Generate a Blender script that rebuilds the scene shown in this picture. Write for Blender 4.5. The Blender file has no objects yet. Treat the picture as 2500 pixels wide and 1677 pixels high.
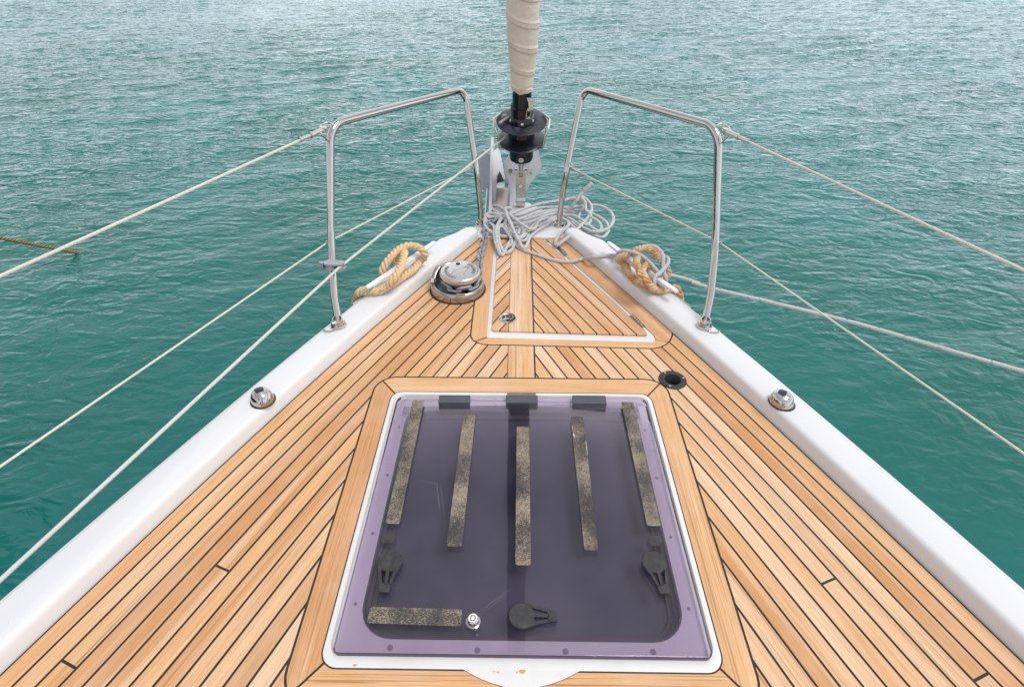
import bpy, math, random
import numpy as np
from mathutils import Vector, Matrix
random.seed(7); RNG = np.random.default_rng(11)
scene = bpy.context.scene
COL = scene.collection
PI = math.pi; R = math.radians

# ------------------------------------------------------------------ camera
F_PX, PITCH, YAW, ROLL, CX, CH = 1363.9, 0.6516816, -0.0104070, 0.0027494, -0.0166, 1.2
_F = Vector((math.sin(YAW)*math.cos(PITCH), math.cos(YAW)*math.cos(PITCH), -math.sin(PITCH)))
_R = Vector((math.cos(YAW), -math.sin(YAW), 0)); _U = _R.cross(_F)
_R2 = math.cos(ROLL)*_R + math.sin(ROLL)*_U; _U2 = -math.sin(ROLL)*_R + math.cos(ROLL)*_U
CAM = Vector((CX, 0, CH))
cd = bpy.data.cameras.new('camera'); cam = bpy.data.objects.new('camera', cd); COL.objects.link(cam)
cd.sensor_width = 36; cd.lens = 36*F_PX/2500; cd.clip_start = 0.02; cd.clip_end = 2000
cam.matrix_world = Matrix(((_R2.x, _U2.x, -_F.x, CAM.x), (_R2.y, _U2.y, -_F.y, CAM.y), (_R2.z, _U2.z, -_F.z, CAM.z), (0, 0, 0, 1)))
scene.camera = cam
def ray(x, y): return F_PX*_F + (x-1250)*_R2 - (y-838.5)*_U2
def at(x, y, z=0.0):                       # photo pixel -> world point at height z
    d = ray(x, y); t = (z-CAM.z)/d.z; return CAM + d*t
def atY(x, y, Y):                          # photo pixel -> world point at distance Y along the boat
    d = ray(x, y); t = (Y-CAM.y)/d.y; return CAM + d*t
def atX(x, y, X):
    d = ray(x, y); t = (X-CAM.x)/d.x; return CAM + d*t

# ------------------------------------------------------------------ sky, sun, exposure
SUN_EL, SUN_AZ = R(64), R(112)
w = bpy.data.worlds.new('World'); scene.world = w; w.use_nodes = True
nt = w.node_tree; nt.nodes.clear()
def N(t, typ, **kw):
    n = t.nodes.new(typ)
    for k, v in kw.items():
        if k in n.inputs: n.inputs[k].default_value = v
        else: setattr(n, k, v)
    return n
out = N(nt, 'ShaderNodeOutputWorld'); bg = N(nt, 'ShaderNodeBackground', Strength=0.088)
sky = N(nt, 'ShaderNodeTexSky', sky_type='NISHITA', sun_disc=False, sun_elevation=SUN_EL, sun_rotation=SUN_AZ, air_density=1.0, dust_density=3.0)
tc = N(nt, 'ShaderNodeTexCoord')
mp = N(nt, 'ShaderNodeMapping'); mp.inputs['Scale'].default_value = (1.0, 1.0, 2.2); mp.inputs['Location'].default_value = (0.35, 1.3, 0.2)
nz = N(nt, 'ShaderNodeTexNoise', Scale=2.1, Detail=5.0, Roughness=0.55)
cr = N(nt, 'ShaderNodeValToRGB')
cr.color_ramp.elements[0].position = 0.34; cr.color_ramp.elements[0].color = (5.9, 6.3, 6.9, 1)
cr.color_ramp.elements[1].position = 0.68; cr.color_ramp.elements[1].color = (12.0, 11.9, 11.9, 1)
mx = N(nt, 'ShaderNodeMix', data_type='RGBA'); mx.inputs[0].default_value = 0.86
L = nt.links.new
L(tc.outputs['Generated'], mp.inputs[0]); L(mp.outputs[0], nz.inputs['Vector']); L(nz.outputs[0], cr.inputs[0])
sx = N(nt, 'ShaderNodeSeparateXYZ'); L(tc.outputs['Generated'], sx.inputs[0])
lowr = N(nt, 'ShaderNodeValToRGB'); lowr.color_ramp.elements[0].position = 0.0; lowr.color_ramp.elements[0].color = (1.66, 1.76, 1.90, 1)
lowr.color_ramp.elements[1].position = 0.60; lowr.color_ramp.elements[1].color = (1, 0.99, 0.985, 1)
lm = N(nt, 'ShaderNodeMix', data_type='RGBA', blend_type='MULTIPLY'); lm.inputs[0].default_value = 1
side_ = N(nt, 'ShaderNodeMath', operation='MULTIPLY_ADD'); side_.inputs[1].default_value = 0.22; side_.inputs[2].default_value = 1.02; L(sx.outputs[0], side_.inputs[0]); side2 = N(nt, 'ShaderNodeMath', operation='MULTIPLY_ADD'); side2.inputs[1].default_value = 0.12; L(sx.outputs[1], side2.inputs[0]); L(side_.outputs[0], side2.inputs[2])
sm_ = N(nt, 'ShaderNodeVectorMath', operation='SCALE'); L(cr.outputs[0], sm_.inputs[0]); L(side2.outputs[0], sm_.inputs['Scale'])
L(sx.outputs[2], lowr.inputs[0]); L(sm_.outputs[0], lm.inputs[6]); L(lowr.outputs[0], lm.inputs[7])
L(sky.outputs[0], mx.inputs[6]); L(lm.outputs[2], mx.inputs[7]); L(mx.outputs[2], bg.inputs[0]); L(bg.outputs[0], out.inputs[0])
sd = bpy.data.lights.new('sun', 'SUN'); sd.energy = 1.5; sd.angle = R(24); sd.color = (1, 0.97, 0.93)
sun = bpy.data.objects.new('sun', sd); COL.objects.link(sun)
sdir = Vector((math.sin(SUN_AZ)*math.cos(SUN_EL), math.cos(SUN_AZ)*math.cos(SUN_EL), math.sin(SUN_EL)))
sun.rotation_euler = sdir.to_track_quat('Z', 'Y').to_euler()
vs = scene.view_settings; scene.display_settings.display_device = 'sRGB'
vs.view_transform = 'Standard'; vs.look = 'None'; vs.gamma = 1; vs.exposure = 0.18; vs.use_curve_mapping = False

# ------------------------------------------------------------------ helpers
class MB:
    def __init__(s): s.v = []; s.f = []; s.uv = []; s.mi = []; s.at = []
    def face(s, pts, uv=None, mi=0, at=0.0):
        b = len(s.v); s.v += [tuple(p) for p in pts]; s.f.append(list(range(b, b+len(pts))))
        s.uv.append(uv or [(p[0], p[1]) for p in pts]); s.mi.append(mi); s.at.append(at)
    def grid(s, P, uvf=None, mi=0, closeu=False, closev=False, flip=False):
        nu, nv = len(P), len(P[0]); b = len(s.v)
        for r in P: s.v += [tuple(p) for p in r]
        for i in range(nu if closeu else nu-1):
            for j in range(nv if closev else nv-1):
                q = [(i, j), (i+1, j), (i+1, j+1), (i, j+1)]
                if flip: q.reverse()
                s.f.append([b+(a % nu)*nv+(c % nv) for a, c in q])
                s.uv.append([uvf(a, c) if uvf else (a/nu, c/nv) for a, c in q]); s.mi.append(mi); s.at.append(0.0)
    def tube(s, path, r, n=12, caps=True, mi=0, closed=False):
        path = [Vector(p) for p in path]; m = len(path)
        rr = r if hasattr(r, '__len__') else [r]*m
        T = []
        for i in range(m):
            a = path[(i-1) % m] if (closed or i > 0) else path[i]
            c = path[(i+1) % m] if (closed or i < m-1) else path[i]
            t = (c-a); T.append(t.normalized() if t.length > 1e-9 else Vector((0, 0, 1)))
        nrm = T[0].orthogonal().normalized(); rows = []; ln = [0]
        for i in range(m):
            if i: ln.append(ln[-1]+(path[i]-path[i-1]).length)
            nrm = (nrm - T[i]*nrm.dot(T[i])).normalized(); bi = T[i].cross(nrm)
            rows.append([path[i]+rr[i]*(math.cos(a)*nrm+math.sin(a)*bi) for a in [2*PI*k/n for k in range(n)]])
        ln.append(ln[-1])
        s.grid(rows, lambda a, c: (ln[min(a, m-1)], c/n), mi, closeu=closed, closev=True)
        if caps and not closed:
            s.face(rows[0], mi=mi); s.face(rows[-1][::-1], mi=mi)
    def lathe(s, prof, n=32, M=None, mi=0, a0=0, a1=2*PI):
        full = abs(a1-a0-2*PI) < 1e-6; M = M or Matrix.Identity(4)
        k = n if full else n+1
        rows = [[M @ Vector((r*math.cos(a0+(a1-a0)*i/n), r*math.sin(a0+(a1-a0)*i/n), z)) for i in range(k)] for r, z in prof]
        s.grid(rows, None, mi, closev=full, flip=True)
    def prism(s, poly, z0, z1, M=None, mi=0, cap=True):
        M = M or Matrix.Identity(4); a = area(poly)
        if a < 0: poly = poly[::-1]
        lo = [M @ Vector((x, y, z0)) for x, y in poly]; hi = [M @ Vector((x, y, z1)) for x, y in poly]
        n = len(poly)
        for i in range(n):
            j = (i+1) % n; s.face([lo[i], lo[j], hi[j], hi[i]], mi=mi)
        if cap: s.face(hi, mi=mi); s.face(lo[::-1], mi=mi)
    def box(s, c, d, M=None, mi=0):
        x, y, z = c; a, b, e = d[0]/2, d[1]/2, d[2]/2
        s.prism([(x-a, y-b), (x+a, y-b), (x+a, y+b), (x-a, y+b)], z-e, z+e, M, mi)
    def ring(s, outer, inner, z, mi=0):    # flat ring between two loops with the same count
        n = len(outer)
        for i in range(n):
            j = (i+1) % n; s.face([(*outer[i], z), (*outer[j], z), (*inner[j], z), (*inner[i], z)], mi=mi)
    def build(s, name, mats, parent=None, smooth=35, bevel=0, merge=True):
        me = bpy.data.meshes.new(name); me.from_pydata(s.v, [], s.f)
        u = me.uv_layers.new(name='UVMap'); flat = [c for f in s.uv for q in f for c in q]; u.data.foreach_set('uv', flat)
        me.polygons.foreach_set('material_index', s.mi)
        a = me.attributes.new('rnd', 'FLOAT', 'FACE'); a.data.foreach_set('value', s.at)
        mats = mats if isinstance(mats, (list, tuple)) else [mats]
        for m in mats: me.materials.append(m)
        if merge:
            import bmesh
            bm = bmesh.new(); bm.from_mesh(me); bmesh.ops.remove_doubles(bm, verts=bm.verts, dist=1e-5); bm.to_mesh(me); bm.free()
        if smooth:
            me.polygons.foreach_set('use_smooth', [True]*len(me.polygons)); me.set_sharp_from_angle(angle=R(smooth))
        me.update()
        o = bpy.data.objects.new(name, me); COL.objects.link(o)
        if parent: o.parent = parent
        if bevel:
            b = o.modifiers.new('bevel', 'BEVEL'); b.width = bevel; b.segments = 3; b.limit_method = 'ANGLE'; b.angle_limit = R(40)
        return o
def area(p): return 0.5*sum(p[i][0]*p[(i+1) % len(p)][1]-p[(i+1) % len(p)][0]*p[i][1] for i in range(len(p)))
def clip(poly, n, d):                      # keep n.p >= d
    o = []; m = len(poly)
    for i in range(m):
        a, b = poly[i], poly[(i+1) % m]; da = n[0]*a[0]+n[1]*a[1]-d; db = n[0]*b[0]+n[1]*b[1]-d
        if da >= 0: o.append(a)
        if (da >= 0) != (db >= 0):
            t = da/(da-db); o.append((a[0]+(b[0]-a[0])*t, a[1]+(b[1]-a[1])*t))
    return o if len(o) >= 3 and abs(area(o)) > 1e-8 else []
def halfplanes(c):                         # convex CCW loop -> inside half planes
    if area(c) < 0: c = c[::-1]
    h = []
    for i in range(len(c)):
        a, b = c[i], c[(i+1) % len(c)]; e = (b[0]-a[0], b[1]-a[1]); l = math.hypot(*e)
        if l < 1e-7: continue
        n = (-e[1]/l, e[0]/l); h.append((n, n[0]*a[0]+n[1]*a[1]))
    return h
def inside(polys, c, grow=0.0):
    for n, d in halfplanes(c): polys = [q for q in (clip(p, n, d-grow) for p in polys) if q]
    return polys
def subtract(polys, c, grow=0.0):
    H = halfplanes(c); o = []
    for p in polys:
        rest = p
        for n, d in H:
            d2 = d-grow
            q = clip(rest, (-n[0], -n[1]), -d2)
            if q: o.append(q)
            rest = clip(rest, n, d2)
            if not rest: break
    return o
def rrect(x0, y0, x1, y1, r, k=7):
    rs = r if hasattr(r, '__len__') else (r,)*4; p = []       # bl br tr tl
    for (cx, cy, a), q in zip(((x0+rs[0], y0+rs[0], 180), (x1-rs[1], y0+rs[1], 270), (x1-rs[2], y1-rs[2], 0), (x0+rs[3], y1-rs[3], 90)), rs):
        for i in range(k+1): p.append((cx+q*math.cos(R(a+90*i/k)), cy+q*math.sin(R(a+90*i/k))))
    return p
def catmull(pts, n=8, closed=False):
    P = [Vector(p) for p in pts]; m = len(P); o = []
    for i in range(m if closed else m-1):
        g = lambda k: P[k % m] if closed else P[max(0, min(m-1, k))]
        a, b, c, d = g(i-1), g(i), g(i+1), g(i+2)
        for k in range(n):
            t = k/n; o.append(0.5*((2*b)+(c-a)*t+(2*a-5*b+4*c-d)*t*t+(3*b-a-3*c+d)*t**3))
    if not closed: o.append(P[-1])
    return o
def bend(pts, r, k=8):                     # polyline with rounded corners, r per inner corner
    P = [Vector(p) for p in pts]; o = [P[0]]
    rs = r if hasattr(r, '__len__') else [r]*(len(P)-2)
    for i in range(1, len(P)-1):
        a = (P[i-1]-P[i]).normalized(); b = (P[i+1]-P[i]).normalized(); ang = a.angle(b)
        tl = min(rs[i-1]/math.tan(ang/2), (P[i-1]-P[i]).length*.48, (P[i+1]-P[i]).length*.48); rad = tl*math.tan(ang/2)
        c = P[i]+(a+b).normalized()*rad/math.sin(ang/2); s0 = P[i]+a*tl-c; s1 = P[i]+b*tl-c
        for j in range(k+1):
            th = s0.angle(s1); q = j/k
            o.append(c+(math.sin((1-q)*th)*s0+math.sin(q*th)*s1)/math.sin(th) if th > 1e-2 else P[i]+(s0+s1)*0)
    o.append(P[-1]); return o
def frame(origin, zdir, xdir=None):
    z = Vector(zdir).normalized(); x = Vector(xdir) if xdir is not None else z.orthogonal(); x = (x-z*x.dot(z)).normalized(); y = z.cross(x)
    return Matrix(((x.x, y.x, z.x, origin[0]), (x.y, y.y, z.y, origin[1]), (x.z, y.z, z.z, origin[2]), (0, 0, 0, 1)))
def empty(name, loc, label=None, cat=None, group=None):
    o = bpy.data.objects.new(name, None); COL.objects.link(o); o.empty_display_size = 0.1
    if label: o['label'] = label
    if cat: o['category'] = cat
    if group: o['group'] = group
    return o
def tag(o, label, cat, group=None):
    o['label'] = label; o['category'] = cat
    if group: o['group'] = group
    return o
def cyl(mb, a, b, r, n=16, mi=0): mb.tube([a, b], r, n, True, mi)

# ------------------------------------------------------------------ materials
def mat(name, col=(.8, .8, .8), rough=.5, metal=0, **kw):
    m = bpy.data.materials.new(name); m.use_nodes = True; b = m.node_tree.nodes['Principled BSDF']
    b.inputs['Base Color'].default_value = (*col, 1); b.inputs['Roughness'].default_value = rough; b.inputs['Metallic'].default_value = metal
    for k, v in kw.items(): b.inputs[k.replace('_', ' ')].default_value = v
    return m
def nodes(m): return m.node_tree, m.node_tree.nodes['Principled BSDF']
def ramp(t, els, fac):
    r = N(t, 'ShaderNodeValToRGB'); e = r.color_ramp.elements
    while len(e) < len(els): e.new(0.5)
    for q, (p, c) in zip(e, els): q.position = p; q.color = c if len(c) == 4 else (*c, 1)
    t.links.new(fac, r.inputs[0]); return r.outputs[0]
def noise(t, scale, detail=4, rough=.55, vec=None, dist=0.0):
    n = N(t, 'ShaderNodeTexNoise', Scale=scale, Detail=detail, Roughness=rough, Distortion=dist)
    if vec is not None: t.links.new(vec, n.inputs['Vector'])
    return n.outputs[0]
def mapping(t, vec, sc=(1, 1, 1), loc=(0, 0, 0)):
    m = N(t, 'ShaderNodeMapping'); m.inputs['Scale'].default_value = sc; m.inputs['Location'].default_value = loc
    t.links.new(vec, m.inputs[0]); return m.outputs[0]
def mixc(t, fac, a, b, mode='MIX'):
    m = N(t, 'ShaderNodeMix', data_type='RGBA', blend_type=mode)
    for i, v in ((0, fac), (6, a), (7, b)):
        if isinstance(v, (int, float)): m.inputs[i].default_value = v
        elif isinstance(v, tuple): m.inputs[i].default_value = (*v, 1)
        else: t.links.new(v, m.inputs[i])
    return m.outputs[2]
def math_(t, op, a, b=None, c=None):
    m = N(t, 'ShaderNodeMath', operation=op)
    for i, v in enumerate((a, b, c)):
        if v is None: continue
        if isinstance(v, (int, float)): m.inputs[i].default_value = v
        else: t.links.new(v, m.inputs[i])
    return m.outputs[0]
def bump(t, b, h, strength=.3, dist=.001):
    n = N(t, 'ShaderNodeBump', Strength=strength, Distance=dist); t.links.new(h, n.inputs['Height']); t.links.new(n.outputs[0], b.inputs['Normal']); return n

def teak():
    m = mat('teak planks', rough=.62); t, b = nodes(m); l = t.links.new
    uv = N(t, 'ShaderNodeUVMap').outputs[0]
    at_ = N(t, 'ShaderNodeAttribute'); at_.attribute_name = 'rnd'; rnd = at_.outputs['Fac']
    cmb = N(t, 'ShaderNodeCombineXYZ'); l(math_(t, 'MULTIPLY', rnd, 37.0), cmb.inputs[0]); l(math_(t, 'MULTIPLY', rnd, 91.0), cmb.inputs[1]); l(math_(t, 'MULTIPLY', rnd, 53.0), cmb.inputs[2])
    ad = N(t, 'ShaderNodeVectorMath', operation='ADD'); l(uv, ad.inputs[0]); l(cmb.outputs[0], ad.inputs[1]); v = ad.outputs[0]
    base = ramp(t, [(0.0, (.54, .262, .105)), (.16, (.65, .350, .160)), (.4, (.73, .432, .205)), (.6, (.71, .445, .235)), (.80, (.79, .565, .37)), (1.0, (.57, .315, .15))], rnd)
    broad = noise(t, 1.0, 3, .5, mapping(t, v, (2.2, 22, 1)), .6)
    col = mixc(t, ramp(t, [(.38, (0, 0, 0)), (.66, (1, 1, 1))], broad), base, mixc(t, .5, base, (.62, .31, .12)))
    pale = noise(t, 1.0, 2, .5, mapping(t, v, (1.3, 34, 1), (5, 3, 0)), .3)
    col = mixc(t, math_(t, 'MULTIPLY', ramp(t, [(.5, (0, 0, 0)), (.72, (1, 1, 1))], pale), .55), col, (.82, .58, .38))
    # strong growth lines, present on some planks only
    gw = noise(t, 1.0, 2, .4, mapping(t, v, (1.3, 190, 1)), 1.4)
    amt = math_(t, 'MULTIPLY', math_(t, 'FRACT', math_(t, 'MULTIPLY', rnd, 7.31)), 1.0)
    amt = ramp(t, [(.25, (.16, .16, .16)), (.85, (.85, .85, .85))], amt)
    col = mixc(t, math_(t, 'MULTIPLY', ramp(t, [(.56, (0, 0, 0)), (.66, (1, 1, 1))], gw), amt), col, (.36, .17, .07))
    fine = noise(t, 1.0, 4, .75, mapping(t, v, (7, 480, 1)))
    col = mixc(t, .55, col, ramp(t, [(.28, (.55, .50, .46)), (.62, (1.14, 1.14, 1.14))], fine), 'MULTIPLY')
    tick = noise(t, 1.0, 1, .5, mapping(t, v, (38, 700, 1)))
    col = mixc(t, math_(t, 'MULTIPLY', ramp(t, [(.66, (0, 0, 0)), (.74, (1, 1, 1))], tick), .5), col, (.34, .16, .07))
    wear = noise(t, 5.0, 4, .6, N(t, 'ShaderNodeTexCoord').outputs['Object'])
    col = mixc(t, math_(t, 'MULTIPLY', ramp(t, [(.45, (0, 0, 0)), (.75, (1, 1, 1))], wear), .36), col, (.70, .51, .36))
    l(col, b.inputs['Base Color']); bump(t, b, fine, .35, .0008); return m
TEAK = teak()
def gelcoat():
    m = mat('white gelcoat', (.80, .80, .81), .28); t, b = nodes(m); l = t.links.new
    o = N(t, 'ShaderNodeTexCoord').outputs['Object']
    n = noise(t, 3.5, 6, .6, o)
    col = mixc(t, ramp(t, [(.45, (0, 0, 0)), (.8, (.25, .25, .25))], n), (.71, .71, .715), (.64, .63, .61))
    sp = N(t, 'ShaderNodeTexVoronoi', Scale=38.0); l(o, sp.inputs['Vector'])
    msk = noise(t, 4.0, 2, .5, o)
    k = math_(t, 'MULTIPLY', ramp(t, [(.030, (1, 1, 1)), (.05, (0, 0, 0))], sp.outputs['Distance']), ramp(t, [(.60, (0, 0, 0)), (.66, (.6, .6, .6))], msk))
    col = mixc(t, k, col, (.30, .24, .18)); l(col, b.inputs['Base Color'])
    b.inputs['Roughness'].default_value = .42; return m
GEL = gelcoat()
def steel(name, col, r0, r1, sc=30):
    m = mat(name, col, r0, 1.0); t, b = nodes(m)
    n = noise(t, sc, 5, .6, N(t, 'ShaderNodeTexCoord').outputs['Object'])
    t.links.new(ramp(t, [(.35, (r0,)*3), (.75, (r1,)*3)], n), b.inputs['Roughness'])
    t.links.new(mixc(t, ramp(t, [(.55, (0, 0, 0)), (.8, (.5, .5, .5))], n), col, tuple(c*.8 for c in col)), b.inputs['Base Color']); return m
CHROME = steel('polished stainless steel', (.55, .52, .49), .05, .14)
CAPM = steel('brushed cast steel', (.62, .60, .58), .20, .42, 40)
SATIN = steel('satin stainless steel', (.66, .62, .58), .25, .45)
def painted(name, c0, c1, rough=.5, sc=20, metal=0, bumpd=0.0, lo=.4, hi=.7):
    m = mat(name, c0, rough, metal); t, b = nodes(m); o = N(t, 'ShaderNodeTexCoord').outputs['Object']
    n = noise(t, sc, 6, .65, o); t.links.new(mixc(t, ramp(t, [(lo, (0, 0, 0)), (hi, (1, 1, 1))], n), c0, c1), b.inputs['Base Color'])
    if bumpd: bump(t, b, n, .6, bumpd)
    return m
GALV = painted('galvanised anchor steel', (.56, .56, .59), (.66, .66, .69), .55, 14)
CHAINM = painted('weathered galvanised chain', (.24, .27, .32), (.44, .41, .41), .5, 60, .3, .0006)
BLACK = painted('black anodised aluminium', (.006, .006, .011), (.010, .010, .018), .16, 12)
DISC = painted('scuffed black disc', (.016, .017, .030), (.14, .15, .18), .30, 22, lo=.56, hi=.78)
RUBBER = painted('black rubber', (.022, .021, .024), (.035, .034, .038), .6, 40)
CAULK = painted('black deck caulking', (.018, .022, .025), (.030, .034, .036), .7, 60)
PLAST = painted('charcoal plastic handle', (.024, .023, .026), (.052, .051, .056), .48, 55)
HINGEP = painted('blue grey hinge cover', (.062, .068, .085), (.085, .09, .105), .5, 30)
GREYP = painted('grey plastic fitting', (.30, .31, .34), (.36, .37, .40), .45, 20)
WHITEM = painted('white anodised cleat', (.76, .76, .78), (.82, .82, .83), .38, 10)
WINDM = painted('dull windlass casting', (.16, .16, .17), (.30, .29, .28), .42, 35, .8, .0004)
DARKW = mat('painted recess shade', (.015, .015, .016), .6)  # near-black colour painted in for the shade inside hollows
BLIND = painted('grey blind under the hatch', (.066, .080, .098), (.088, .102, .122), .8, 3)
WELL = painted('grey hatch well wall', (.075, .075, .085), (.11, .11, .125), .6, 6)
LENS = mat('smoky lens', (.02, .02, .05), .08)
FRAMEW = painted('white hatch frame', (.72, .71, .70), (.62, .60, .57), .4, 7, lo=.5, hi=.85)
STAIN = mat('ochre glue stain', (.62, .33, .10), .6)
RUST = mat('rust', (.45, .17, .05), .8)
def hatch_glass():
    m = bpy.data.materials.new('tinted purple acrylic'); m.use_nodes = True; t = m.node_tree; t.nodes.clear(); l = t.links.new
    o = N(t, 'ShaderNodeOutputMaterial'); mix = N(t, 'ShaderNodeMixShader'); tr = N(t, 'ShaderNodeBsdfTransparent'); gl = N(t, 'ShaderNodeBsdfGlossy')
    tr.inputs[0].default_value = (.855, .808, .888, 1); fr = N(t, 'ShaderNodeFresnel', IOR=1.38)
    oc = N(t, 'ShaderNodeTexCoord').outputs['Object']
    haze = N(t, 'ShaderNodeBsdfDiffuse'); haze.inputs[0].default_value = (.36, .34, .42, 1)
    gl.inputs['Roughness'].default_value = .02
    n = noise(t, 2.4, 7, .62, oc)
    mix2 = N(t, 'ShaderNodeMixShader')
    sc = N(t, 'ShaderNodeTexVoronoi', feature='DISTANCE_TO_EDGE', Scale=2.6); l(mapping(t, oc, (1.3, 1, 1)), sc.inputs['Vector'])
    scr = math_(t, 'MULTIPLY', ramp(t, [(.0, (.35, .35, .35)), (.004, (0, 0, 0))], sc.outputs['Distance']), ramp(t, [(.52, (0, 0, 0)), (.6, (1, 1, 1))], noise(t, 3.0, 1, .5, oc)))
    dot = N(t, 'ShaderNodeTexVoronoi', Scale=36.0); l(oc, dot.inputs['Vector'])
    dt = math_(t, 'MULTIPLY', ramp(t, [(.035, (.45, .45, .45)), (.06, (0, 0, 0))], dot.outputs['Distance']), ramp(t, [(.54, (0, 0, 0)), (.62, (1, 1, 1))], noise(t, 5.0, 1, .5, oc)))
    amt = math_(t, 'ADD', math_(t, 'ADD', ramp(t, [(.35, (.0, .0, .0)), (.8, (.09, .09, .09))], n), scr), dt)
    l(fr.outputs[0], mix.inputs[0]); l(tr.outputs[0], mix2.inputs[1]); l(haze.outputs[0], mix2.inputs[2]); l(amt, mix2.inputs[0])
    l(mix2.outputs[0], mix.inputs[1]); l(gl.outputs[0], mix.inputs[2]); l(mix.outputs[0], o.inputs[0]); return m
GLASS = hatch_glass()
def grit():
    m = mat('worn gritty grip tape', rough=.9); t, b = nodes(m); o = N(t, 'ShaderNodeTexCoord').outputs['Object']
    g = noise(t, 560, 2, .6, o); wear = noise(t, 9, 3, .6, o)
    th = math_(t, 'ADD', g, math_(t, 'MULTIPLY', math_(t, 'SUBTRACT', wear, .5), .65))
    t.links.new(ramp(t, [(.47, (.042, .041, .042)), (.61, (.35, .285, .205))], th), b.inputs['Base Color']); bump(t, b, g, .6, .0006); return m
GRIT = grit()
def ropemat(name, base, dark, fleck=None, nb=.0006):
    m = mat(name, base, .85); t, b = nodes(m); uv = N(t, 'ShaderNodeUVMap').outputs[0]; o = N(t, 'ShaderNodeTexCoord').outputs['Object']
    n = noise(t, 320, 3, .6, o); col = mixc(t, ramp(t, [(.35, (0, 0, 0)), (.65, (1, 1, 1))], n), dark, base)
    if fleck:
        f = noise(t, 1.0, 1, .5, mapping(t, uv, (48, 3.6, 1)))
        col = mixc(t, ramp(t, [(.64, (0, 0, 0)), (.68, (.8, .8, .8))], f), col, fleck)
    l = noise(t, 7, 3, .5, o); col = mixc(t, ramp(t, [(.5, (0, 0, 0)), (.8, (.5, .5, .5))], l), col, tuple(c*.72 for c in base))
    t.links.new(col, b.inputs['Base Color']); bump(t, b, n, .8, nb); return m
GREYROPE = ropemat('grey braided rope', (.58, .57, .565), (.47, .465, .465), (.13, .25, .40))
WHITEROPE = ropemat('white line', (.64, .63, .63), (.54, .53, .53))
WIREM = ropemat('plastic covered wire', (.72, .68, .63), (.60, .55, .50), nb=.0001)
TANROPE = ropemat('tan twisted rope', (.82, .62, .38), (.62, .42, .22))
def tanstain():
    m = ropemat('stained tan rope', (.78, .58, .36), (.58, .38, .20)); t, b = nodes(m)
    src = b.inputs['Base Color'].links[0].from_socket; o = N(t, 'ShaderNodeTexCoord').outputs['Object']
    t.links.new(mixc(t, ramp(t, [(.46, (0, 0, 0)), (.62, (.85, .85, .85))], noise(t, 22, 3, .6, o)), src, (.52, .24, .06)), b.inputs['Base Color']); return m
TANSTAIN = tanstain()
OLDROPE = ropemat('wet brown rope', (.36, .25, .10), (.20, .13, .05))

# ------------------------------------------------------------------ deck curves
PC = (0.00425781, -0.0277486, 0.02809631, -0.39887815, 1.22455512)
def g0(Y): return (((PC[0]*Y+PC[1])*Y+PC[2])*Y+PC[3])*Y+PC[4]
def g(Y): return g0(Y) if Y > .4 else g0(.4)+.385*(.4-Y)-.045*(.4-Y)**2
def gd(Y): return (g(Y+1e-4)-g(Y-1e-4))/2e-4
def off(Y, u):                             # point on the curve u metres inboard of the deck edge
    d = gd(Y); l = math.hypot(1, d); return (g(Y)-u/l, Y+u*d/l)

yacht = empty('sailing_yacht', (0, 0, 0), 'white sailing yacht bow with narrow teak planks, steel rails and a purple hatch', 'sailing yacht')
YEND = 2.38
SAMP = [-1.6+.05*i for i in range(86)]
# hatch and locker outlines (plan view)
HX0, HX1, HY0, HY1 = -.409, .407, .494, 1.314
hatch_out = rrect(HX0, HY0, HX1, HY1, .035)
surround = rrect(-.469, .425, .466, 1.384, .065, 9)
def offy(Y, u):                            # offset curve at the true station Y
    a, b = Y, Y+.3
    for _ in range(40):
        m = (a+b)/2
        if off(m, u)[1] < Y: a = m
        else: b = m
    return off(a, u)
def curve_side(u, y0, y1, n=14): return [off(y0+(y1-y0)*i/n, u) for i in range(n+1)]
lock_reg = [(-.181, 2.6), (-.181, 1.625)] + [(-.181+.062*(1-math.cos(R(a))), 1.625-.058*math.sin(R(a))) for a in (15, 30, 45, 60, 75)] + [(-.119, 1.568), (.46, 1.553)] + \
           [(.488, 1.562), (.512, 1.578), (.530, 1.602), (.544, 1.632), (.550, 1.66), (.550, 2.6)]
gr_out = [(-.125, 2.45), (-.125, 1.612), (-.119, 1.606), (.466, 1.588), (.478, 1.593), (.4815, 1.604)] + [offy(Y, .0705) for Y in (1.63, 1.70, 1.78, 1.86, 1.95, 2.05, 2.15, 2.25, 2.35, 2.45)]
lid_out = [(-.107, YEND-.001), (-.107, 1.655), (-.104, 1.648), (-.097, 1.646), (.448, 1.626), (.4545, 1.630)] + [offy(Y, .0865) for Y in (1.655, 1.75, 1.85, 1.95, 2.05, 2.15, 2.25, 2.35)] + [offy(YEND-.001, .0865)]
SEAM = .0027
def us(k): return 0.0 if k == 0 else .0455+.0426*(k-1)
BUTT = [(-1, 5, .793), (-1, 2, .533), (1, 5, .78), (1, 2, .533), (-1, 5, 1.02-1.1), (1, 6, .05)]
butts = []
planks = MB()
def emit(mb, polys, t, z, rnd, o=(0, 0), thick=0.0):
    n = (-t[1], t[0])
    for p in polys:
        uv = [((x-o[0])*t[0]+(y-o[1])*t[1], (x-o[0])*n[0]+(y-o[1])*n[1]) for x, y in p]
        if area(p) < 0: p = p[::-1]; uv = uv[::-1]
        mb.face([(x, y, z) for x, y in p], uv, at=rnd)
        if thick:
            m = len(p)
            for i in range(m):
                j = (i+1) % m; mb.face([(*p[i], z-thick), (*p[j], z-thick), (*p[j], z), (*p[i], z)], [uv[i], uv[j], uv[j], uv[i]], at=rnd)
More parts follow.
